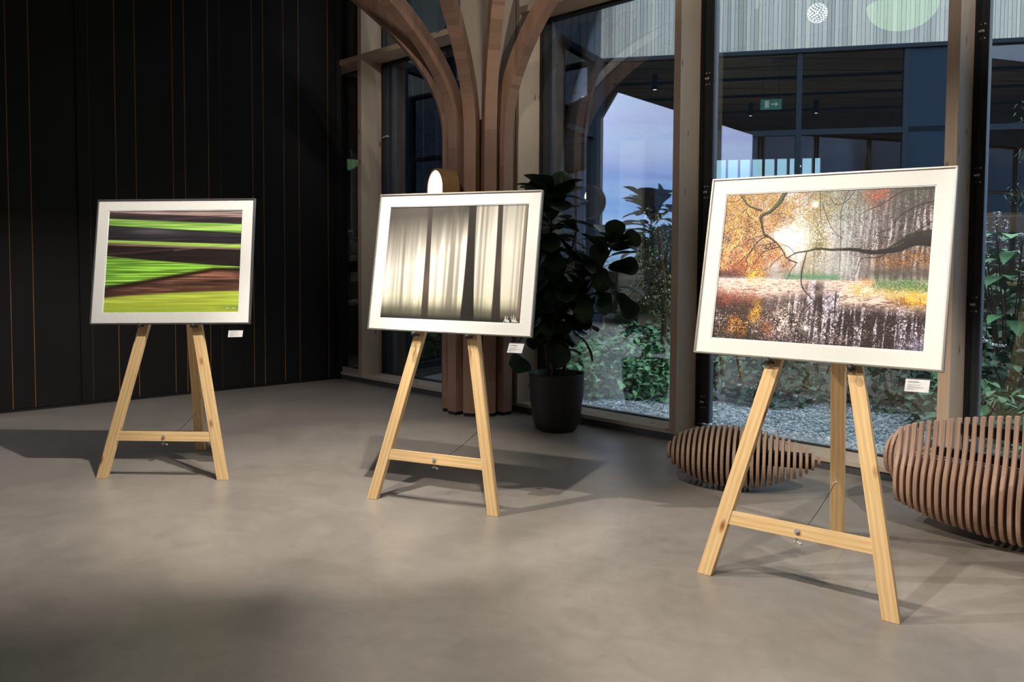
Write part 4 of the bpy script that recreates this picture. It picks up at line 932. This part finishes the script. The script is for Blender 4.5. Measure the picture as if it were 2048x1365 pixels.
R = random.Random(31); mb = MB()
def stone(x, y, s):
    a_ = R.uniform(0,6.28); sx, sy, sz = s*R.uniform(.7,1.3), s*R.uniform(.5,1), s*R.uniform(.35,.7); V = []
    for dx, dy, dz in ((1,0,0),(0,1,0),(-1,0,0),(0,-1,0),(.2,.1,1),(-.1,0,-1)):
        X_, Y_ = dx*sx*R.uniform(.8,1.2), dy*sy*R.uniform(.8,1.2); V.append((x+X_*math.cos(a_)-Y_*math.sin(a_), y+X_*math.sin(a_)+Y_*math.cos(a_), -.028+dz*sz))
    mb.add(V, [(0,1,4),(1,2,4),(2,3,4),(3,0,4),(1,0,5),(2,1,5),(3,2,5),(0,3,5)], 0, R.random())
for i in range(17000):
    x = R.uniform(-1.7,6.8); y = .38 + 2.7*R.random()**1.3; stone(x, y, R.uniform(.011,.021))
o = build('gravel', mb, M['stone'], fix=False, tone=True); o.matrix_world = WALL; tag(o, 'loose pale and dark grey gravel stones outside the windows', 'gravel', kind='stuff')

def shrub(name, label, cat, c, rad, n, L, mat, seed, group, stem=True, zmin=.0, shape='oval', wr=.7, dome=True):
    o = thing(name, label, cat, tuple(c), group=group); R = random.Random(seed); mb = MB(); st = MB()
    for i in range(n):
        d = rdir_(R, -.15 if dome else -1, 1); q = R.uniform(.55,1)**.5
        p = Vector((d.x*rad[0]*q, d.y*rad[1]*q, (max(0.02,d.z)*q if dome else (d.z*q*.5+.5))*rad[2]+zmin))
        dd = (Vector((d.x,d.y,R.uniform(-.5,.5)))+rdir_(R)*.7).normalized(); leaf_geo(mb, p, dd, (R.uniform(-.5,.5),R.uniform(-.5,.5),1), L*R.uniform(.6,1.25), L*wr, R.random()**1.3, R.uniform(.1,.5), shape, .15)
    for k in range(7): a_ = R.uniform(0,6.28); st.tube([(0,0,0),(.3*rad[0]*math.cos(a_),.3*rad[1]*math.sin(a_),rad[2]*.5+zmin),(.75*rad[0]*math.cos(a_),.75*rad[1]*math.sin(a_),rad[2]*.75+zmin)], .006, 5)
    build('foliage', mb, mat, o, fix=False, tone=True); build('stems', st, M['bark'], o); return o
GC = 'ground cover plants in the courtyard bed'
gcs = [  # x, y(depth), rx, height, n, leaf, material, text
 (.75,8.95,.45,.40,420,.085,'ground_leaf','bright green leafy ground cover clump just behind the potted fig'),
 (1.30,9.05,.5,.42,460,.085,'ground_leaf','bright green leafy clump at the bed edge midway between fig and wide post'),
 (1.75,8.75,.42,.40,380,.08,'ground_leaf','green leafy clump nearest the gravel beside the wide post'),
 (.95,9.9,.6,.50,420,.09,'ground_leaf','green leafy mound in the second row behind the potted fig'),
 (1.65,9.8,.65,.52,460,.09,'ground_leaf','green leafy mound in the second row left of the wide post'),
 (1.2,11.0,.8,.52,420,.10,'ground_leaf','large leafy mound at the back of the bed near the side wing'),
 (2.2,11.1,.85,.58,420,.10,'ground_leaf','large leafy mound at the back of the bed below the fine-leaved tree'),
 (1.9,12.6,.9,.55,380,.11,'dark_leaf','dark leafy mound against the foot of the far wing'),
 (2.35,9.0,.5,.50,360,.10,'dark_leaf','dark leafy shrub behind the wide post'),
 (2.75,8.55,.45,.62,300,.11,'dark_leaf','dark leafy shrub seen under the left corner of the pond picture'),
 (3.35,8.9,.5,.70,300,.10,'dark_leaf','dark leafy shrub seen between the legs of the right easel'),
 (3.95,8.35,.5,.75,380,.10,'dark_leaf','dark leafy shrub seen right of the right easel rear leg'),
 (3.98,7.30,.32,.62,320,.09,'ground_leaf','green leafy shrub seen under the caption card of the pond picture'),
 (3.72,6.35,.36,.60,420,.10,'ground_leaf','green leafy shrub close to the glass behind the slatted bench'),
 (4.22,6.75,.34,.85,380,.11,'dark_leaf','dark shrub at the right edge of the view below the hosta'),
 (4.75,8.55,.42,1.0,460,.13,'dark_leaf','broad dark shrub behind the hosta in the rightmost window'),
 (5.35,9.1,.55,1.45,480,.15,'dark_leaf','tall dark broad-leaved shrub behind the white flower spikes')]
for i, (x, y, rx, hh, n_, L, mt_, tx) in enumerate(gcs):
    shrub('ground_cover' if hh < .6 else 'leafy_shrub', tx, 'plant' , (x,y,-.05), (rx,rx,hh), n_, L, M[mt_], 100+i, GC)
# hosta-like big leaves and white flower spikes
hs = thing('hosta', 'tall hosta with broad pointed leaves under the white flower spikes', 'plant', (4.55,7.40,-.05)); R = random.Random(77); mb = MB()
for i in range(70):
    a_ = R.uniform(0,6.28); z = R.uniform(.9,1.75); rr_ = R.uniform(.05,.3); leaf_geo(mb, (rr_*math.cos(a_),rr_*math.sin(a_),z), (math.cos(a_),math.sin(a_),R.uniform(-.1,.4)), (0,0,1), R.uniform(.2,.32), R.uniform(.12,.17), R.random(), .35, 'oval', .2)
build('foliage', mb, M['ground_leaf'], hs, fix=False, tone=True); mb = MB()
for k in range(10): a_ = k*.63; mb.tube([(0,0,0),(.15*math.cos(a_),.15*math.sin(a_),1.0),(.3*math.cos(a_),.3*math.sin(a_),1.7)], .008, 5)
build('stems', mb, M['bark'], hs)
for i, (px_, py_) in enumerate(((1966,428),(1992,412),(2040,455),(1975,450),(2008,430))):
    p = atpx(px_, py_, 7.5+.12*i); o = thing('flower_spike', ['white flower spike nearest the post in the rightmost window','tallest white flower spike in the rightmost window','white flower spike at the right edge of the view','short white flower spike just right of the one nearest the post','white flower spike just right of the tallest one'][i], 'flower', (p.x,p.y,-.05), group='white flower spikes')
    mb = MB(); mb.tube([(0,0,0),(.02,0,1.2),(0,0,p.z)], .005, 5); build('stem', mb, M['bark'], o); mb = MB(); R = random.Random(i)
    for k in range(120): z = p.z+.05-R.random()**1.2*.45; d = rdir_(R,-.3,.6); leaf_geo(mb, (d.x*.015,d.y*.015,z), d, (0,0,1), .028, .014, R.random(), .2, 'simple')
    build('blossoms', mb, M['petal'], o, fix=False, tone=True)
p = atpx(1985,675,6.55); o = thing('drooping_flower', 'curved drooping white flower spike low in the rightmost window', 'flower', (p.x,p.y,-.05)); mb = MB(); R = random.Random(3)
cv = [atpx(1962,650,6.5),atpx(1968,668,6.5),atpx(1985,678,6.5),atpx(2000,681,6.5),atpx(2013,680,6.5)]; cv = [q-Vector((p.x,p.y,-.05)) for q in cv]
for k in range(170):
    t_ = R.random()*3.999; q = cv[int(t_)].lerp(cv[int(t_)+1], t_-int(t_)); leaf_geo(mb, q, rdir_(R), (0,0,1), .016, .009, R.random(), .1, 'simple')
build('blossoms', mb, M['petal'], o, fix=False, tone=True); mb = MB(); mb.tube([(0,0,0),tuple(cv[0]+Vector((-.03,0,.02))),tuple(cv[0])]+[tuple(q) for q in cv[1:]], .003, 5); build('stem', mb, M['bark'], o)
# trees
def tree(label, base, trunk, clusters, L, mat, seed, name='courtyard_tree', n_per=260, wr=.3, category='tree'):
    o = thing(name, label, category, base); R = random.Random(seed); st = MB(); lv = MB()
    st.tube(trunk, [.045-.025*i/len(trunk) for i in range(len(trunk))], 8)
    for c_, r_ in clusters:
        c_ = Vector(c_); near = min((Vector(q) for q in trunk), key=lambda q: (q-c_).length); st.tube([near, near.lerp(c_,.5)+Vector((0,0,.05)), c_], [.016,.011,.005], 6)
        for k in range(9): e_ = c_+rdir_(R)*r_*.9; st.tube([c_, e_], .003, 4, caps=False)
        for k in range(n_per):
            p = c_ + rdir_(R)*r_*R.random()**.5; leaf_geo(lv, p, rdir_(R,-.8,.4), (0,0,1), L*R.uniform(.6,1.3), L*wr, R.random(), .2, 'simple')
    build('trunk', st, M['bark'], o, smooth=True); build('foliage', lv, mat, o, fix=False, tone=True)
tree('slender courtyard tree with fine yellow-green leaves left of the wide post', (1.95,10.6,-.05), [(0,0,0),(.05,0,.7),(.02,.05,1.4),(-.05,.1,2.1)],
     [((-.05,0,2.0),.28),((.12,0,1.65),.30),((-.2,0,1.5),.26),((.15,.1,1.25),.28),((-.05,-.1,1.1),.25),((-.3,.1,1.15),.16),((.2,0,2.1),.16),((.05,0,.85),.22)], .05, M['lime_leaf'], 9, n_per=230, wr=.45)
tree('dark feathery conifer whose branches hang across the top of the rightmost window', (6.1,8.6,-.05), [(0,0,0),(.0,0,1.5),(-.05,0,3.0),(-.1,0,4.2)],
     [((-.35,0,3.35),.32),((-.55,0,3.05),.28),((-.25,0,2.85),.3),((-.6,-.1,2.65),.25),((-.2,0,3.8),.3),((-.7,0,2.2),.22),((-.35,0,2.2),.25),((0,0,4.1),.35),((-.5,0,3.6),.15)], .085, M['dark_leaf'], 10, n_per=240, wr=.12)
# growth outside the far windows
for i, (x, y, hh) in enumerate(((-1.8,26.5,2.6),(-4.6,23.4,2.4),(7.6,24.9,3.2),(10.6,27.5,2.2),(5.6,28.6,2.6))):
    shrub('outdoor_bush', ['bushy tree seen through the fin windows behind the timber column','dark bush seen through the far windows beside the black wall','bushy tree seen through the far fin windows above the pond picture','low bush seen through the far fin windows left of the central mullion','small bush beside the bushy tree behind the far fin windows'][i], 'bush', (x,y,-.32), (1.1,1.1,hh), 420, .22, M['dark_leaf'], 300+i, 'bushes outside the far windows', wr=.5)
# firs behind the rear gable window (mirrored as silhouettes)
def fir(s, d, hh, r, label, seed):
    p = wpt(s, d, -.32); o = thing('fir_tree', label, 'tree', tuple(p), group='firs outside the gable window'); R = random.Random(seed); mb = MB(); st = MB(); st.tube([(0,0,0),(0,0,hh)], [.12,.02], 8)
    tiers = int(hh/.28)
    for k in range(tiers):
        z = hh-.1-k*.28; rr_ = r*(k+1)/tiers*R.uniform(.8,1.1)
        for j in range(16):
            a_ = R.uniform(0,6.28); leaf_geo(mb, (0,0,z), (math.cos(a_),math.sin(a_),-.25), (0,0,1), rr_*R.uniform(.8,1.1), .22+.06*rr_, R.random(), .15, 'simple', .1)
    build('trunk', st, M['bark'], o); build('foliage', mb, M['fir'], o, fix=False, tone=True)
for i, (s, d, hh, r) in enumerate(((-9.9,-15.5,3.1,1.3),(-5.1,-13.5,2.9,1.1),(-3.4,-12.5,3.3,1.2),(-11.5,-19,3.2,1.6),(-7.2,-15.5,1.5,.9))):
    fir(s, d, hh, r, ['tall dark fir mirrored at the left side of the sky reflection','dark fir mirrored at the right of the sky reflection beside the wide post','broad dark fir mirrored behind the wide post','distant dark fir outside the gable window','small dark fir mirrored low in the sky reflection'][i], 500+i)

# ------------------------------------------------------------------ lights
def spotlight(name, loc, tgt, power, ang, blend_=.5, size=.03, colr_=(1,.93,.83)):
    L = bpy.data.lights.new(name, 'SPOT'); L.energy = power; L.color = colr_; L.spot_size = math.radians(ang); L.spot_blend = blend_; L.shadow_soft_size = size
    o = bpy.data.objects.new(name, L); col.objects.link(o); o.location = loc
    o.rotation_euler = (Vector(tgt)-Vector(loc)).to_track_quat('-Z','Y').to_euler(); return o
spotlight('track_spot_a', (-.65,4.05,4.1), (-2.2,5.4,.7), 700, 74, .75, .03, (1,.94,.86))
spotlight('track_spot_b', (-.45,3.45,4.1), (-.78,4.72,.75), 350, 46, .4)
spotlight('track_spot_c', (-2.9,4.2,4.0), (1.2,3.5,1.0), 560, 58, .35)
spotlight('track_spot_g', (-1.9,3.3,4.1), (1.3,3.5,.7), 240, 40, .4)
spotlight('track_spot_d', (-.8,2.3,4.1), (1.6,3.3,.5), 360, 50, .5)
spotlight('column_fill_a', (-1.5,3.2,4.6), (-.4,7.7,3.05), 230, 42, .6, .05)  # added fill spot that brightens the column ribs
spotlight('column_fill_b', (1.6,3.2,4.6), (.3,7.4,4.1), 150, 40, .6, .05)  # second added fill, for the upper column
spotlight('column_fill_c', (3.6,1.6,4.6), (2.4,5.6,4.2), 260, 50, .6, .05)  # added fill for the posts on the right
spotlight('track_spot_e', (-.2,1.0,4.1), (.4,2.9,.0), 185, 70, .8)
spotlight('track_spot_f', (2.7,1.2,4.1), (2.65,4.1,.2), 420, 36, .5)
for i, (a_, b_, Y_) in enumerate(((1305,177,16.0),(1628,220,18.4))):
    p = atpx(a_, b_, Y_); spotlight('wing_spot_%s' % 'ab'[i], tuple(p-Vector((0,0,.03))), (p.x,p.y,0), 260, 100, .5)
spotlight('wing_spot_c', (-1.5,17.5,4.6), (-1.5,17.5,0), 420, 120, .5)  # added fill without a housing, brightens the wing interior
spotlight('wing_spot_d', (-2.8,12.6,4.6), (-2.8,12.6,0), 160, 110, .5)  # added fill for the side wing behind the narrow bay, no fixture there
for nm_, lc_, pw_ in (('wing_fill_a',(5.0,18.2,3.0),48),('wing_fill_b',(9.5,17.2,3.0),48),('wing_fill_c',(0.0,19,3.0),40),('wing_fill_d',(-3.2,13.2,2.6),18)):
    L = bpy.data.lights.new(nm_, 'POINT'); L.energy = pw_; L.color = (1,.80,.56); L.shadow_soft_size = .2; o = bpy.data.objects.new(nm_, L); col.objects.link(o); o.location = lc_  # added warm point fills for wing walls and ceiling, no lamps there
spotlight('wing_spot_e', (9.5,17,4.8), (9.5,17,0), 420, 120, .5)  # added fill for the right part of the far wing, no fixture there

# world: dusk sky
w = bpy.data.worlds.new('dusk_sky'); scene.world = w; w.use_nodes = True; nt = w.node_tree; nt.nodes.clear()
N_ = nt.nodes.new; ln = nt.links.new
tc = N_('ShaderNodeTexCoord'); sp = N_('ShaderNodeSeparateXYZ'); ln(tc.outputs['Generated'], sp.inputs[0])
rp = N_('ShaderNodeValToRGB'); e = rp.color_ramp.elements
mrn = N_('ShaderNodeMapRange'); mrn.inputs[1].default_value = -.1; mrn.inputs[2].default_value = .5; ln(sp.outputs[2], mrn.inputs[0]); ln(mrn.outputs[0], rp.inputs[0])
stops = [(.0,(.03,.04,.05)),(.155,(.05,.07,.09)),(.175,(.30,.46,.72)),(.23,(.28,.50,.92)),(.31,(.19,.38,.82)),(.37,(.46,.50,.88)),(.46,(.62,.66,.98)),(.60,(.62,.68,.82)),(1,(.71,.72,.74))]
while len(e) < len(stops): e.new(.5)
for k, (p_, c_) in enumerate(stops): e[k].position = p_; e[k].color = (*c_, 1)
mp = N_('ShaderNodeMapping'); mp.inputs['Scale'].default_value = (1.6,1.6,14); mp.inputs['Rotation'].default_value = (.12,.1,0); ln(tc.outputs['Generated'], mp.inputs[0])
ns = N_('ShaderNodeTexNoise'); ns.inputs['Scale'].default_value = 2.2; ns.inputs['Detail'].default_value = 5; ns.inputs['Distortion'].default_value = .4; ln(mp.outputs[0], ns.inputs['Vector'])
cr = N_('ShaderNodeValToRGB'); cr.color_ramp.elements[0].position = .44; cr.color_ramp.elements[1].position = .66; ln(ns.outputs[0], cr.inputs[0])
sc_ = N_('ShaderNodeMath'); sc_.operation = 'MULTIPLY'; sc_.inputs[1].default_value = .6; ln(cr.outputs[0], sc_.inputs[0])
mx = N_('ShaderNodeMix'); mx.data_type = 'RGBA'; ln(sc_.outputs[0], mx.inputs[0]); ln(rp.outputs[0], mx.inputs[6]); mx.inputs[7].default_value = (.60,.74,.98,1)
m2 = N_('ShaderNodeMapRange'); m2.inputs[1].default_value = .32; m2.inputs[2].default_value = .75; m2.inputs[3].default_value = 2.8; m2.inputs[4].default_value = 16.0; ln(sp.outputs[2], m2.inputs[0])
bg = N_('ShaderNodeBackground'); ln(m2.outputs[0], bg.inputs[1]); mx2 = N_('ShaderNodeMix'); mx2.data_type = 'RGBA'; m3 = N_('ShaderNodeMapRange'); m3.inputs[1].default_value = .5; m3.inputs[2].default_value = .95; ln(sp.outputs[1], m3.inputs[0])
ab = N_('ShaderNodeMath'); ab.operation = 'LESS_THAN'; ab.inputs[1].default_value = .3; ln(sp.outputs[2], ab.inputs[0]); ml = N_('ShaderNodeMath'); ml.operation = 'MULTIPLY'; ln(m3.outputs[0], ml.inputs[0]); ln(ab.outputs[0], ml.inputs[1])
ml2 = N_('ShaderNodeMath'); ml2.operation = 'MULTIPLY'; ml2.inputs[1].default_value = .85; ln(ml.outputs[0], ml2.inputs[0]); ln(ml2.outputs[0], mx2.inputs[0]); ln(mx.outputs[2], mx2.inputs[6]); mx2.inputs[7].default_value = (.34,.50,.56,1); ln(mx2.outputs[2], bg.inputs[0]); wo = N_('ShaderNodeOutputWorld'); ln(bg.outputs[0], wo.inputs[0])

# ------------------------------------------------------------------ camera
cam = bpy.data.cameras.new('camera'); co = bpy.data.objects.new('camera', cam); col.objects.link(co); scene.camera = co
f, cx, cy, pt, rl = 1623.66, 1024., 595.81, .0464, -.0055
cam.sensor_fit = 'HORIZONTAL'; cam.sensor_width = 36; cam.lens = f/2048*36; cam.shift_x = (1024-cx)/2048; cam.shift_y = -(682.5-cy)/2048
cam.clip_start = .05; cam.clip_end = 300
fwd = Vector((0, math.cos(pt), -math.sin(pt))); up0 = Vector((0, math.sin(pt), math.cos(pt))); rt0 = Vector((1,0,0))
rt = rt0*math.cos(rl) - up0*(-1)*math.sin(rl)*(-1); 
rt = rt0*math.cos(rl) + up0*(-math.sin(rl)); upv = rt0*math.sin(rl) + up0*math.cos(rl)
m = Matrix((rt, upv, -fwd)).transposed().to_4x4(); m.translation = (0,0,1.45); co.matrix_world = m
vs = scene.view_settings; vs.view_transform = 'Standard'; vs.look = 'None'; vs.exposure = 0; vs.gamma = 1; vs.use_curve_mapping = False
scene.cycles.max_bounces = 8; scene.cycles.transparent_max_bounces = 16; scene.cycles.sample_clamp_indirect = 4
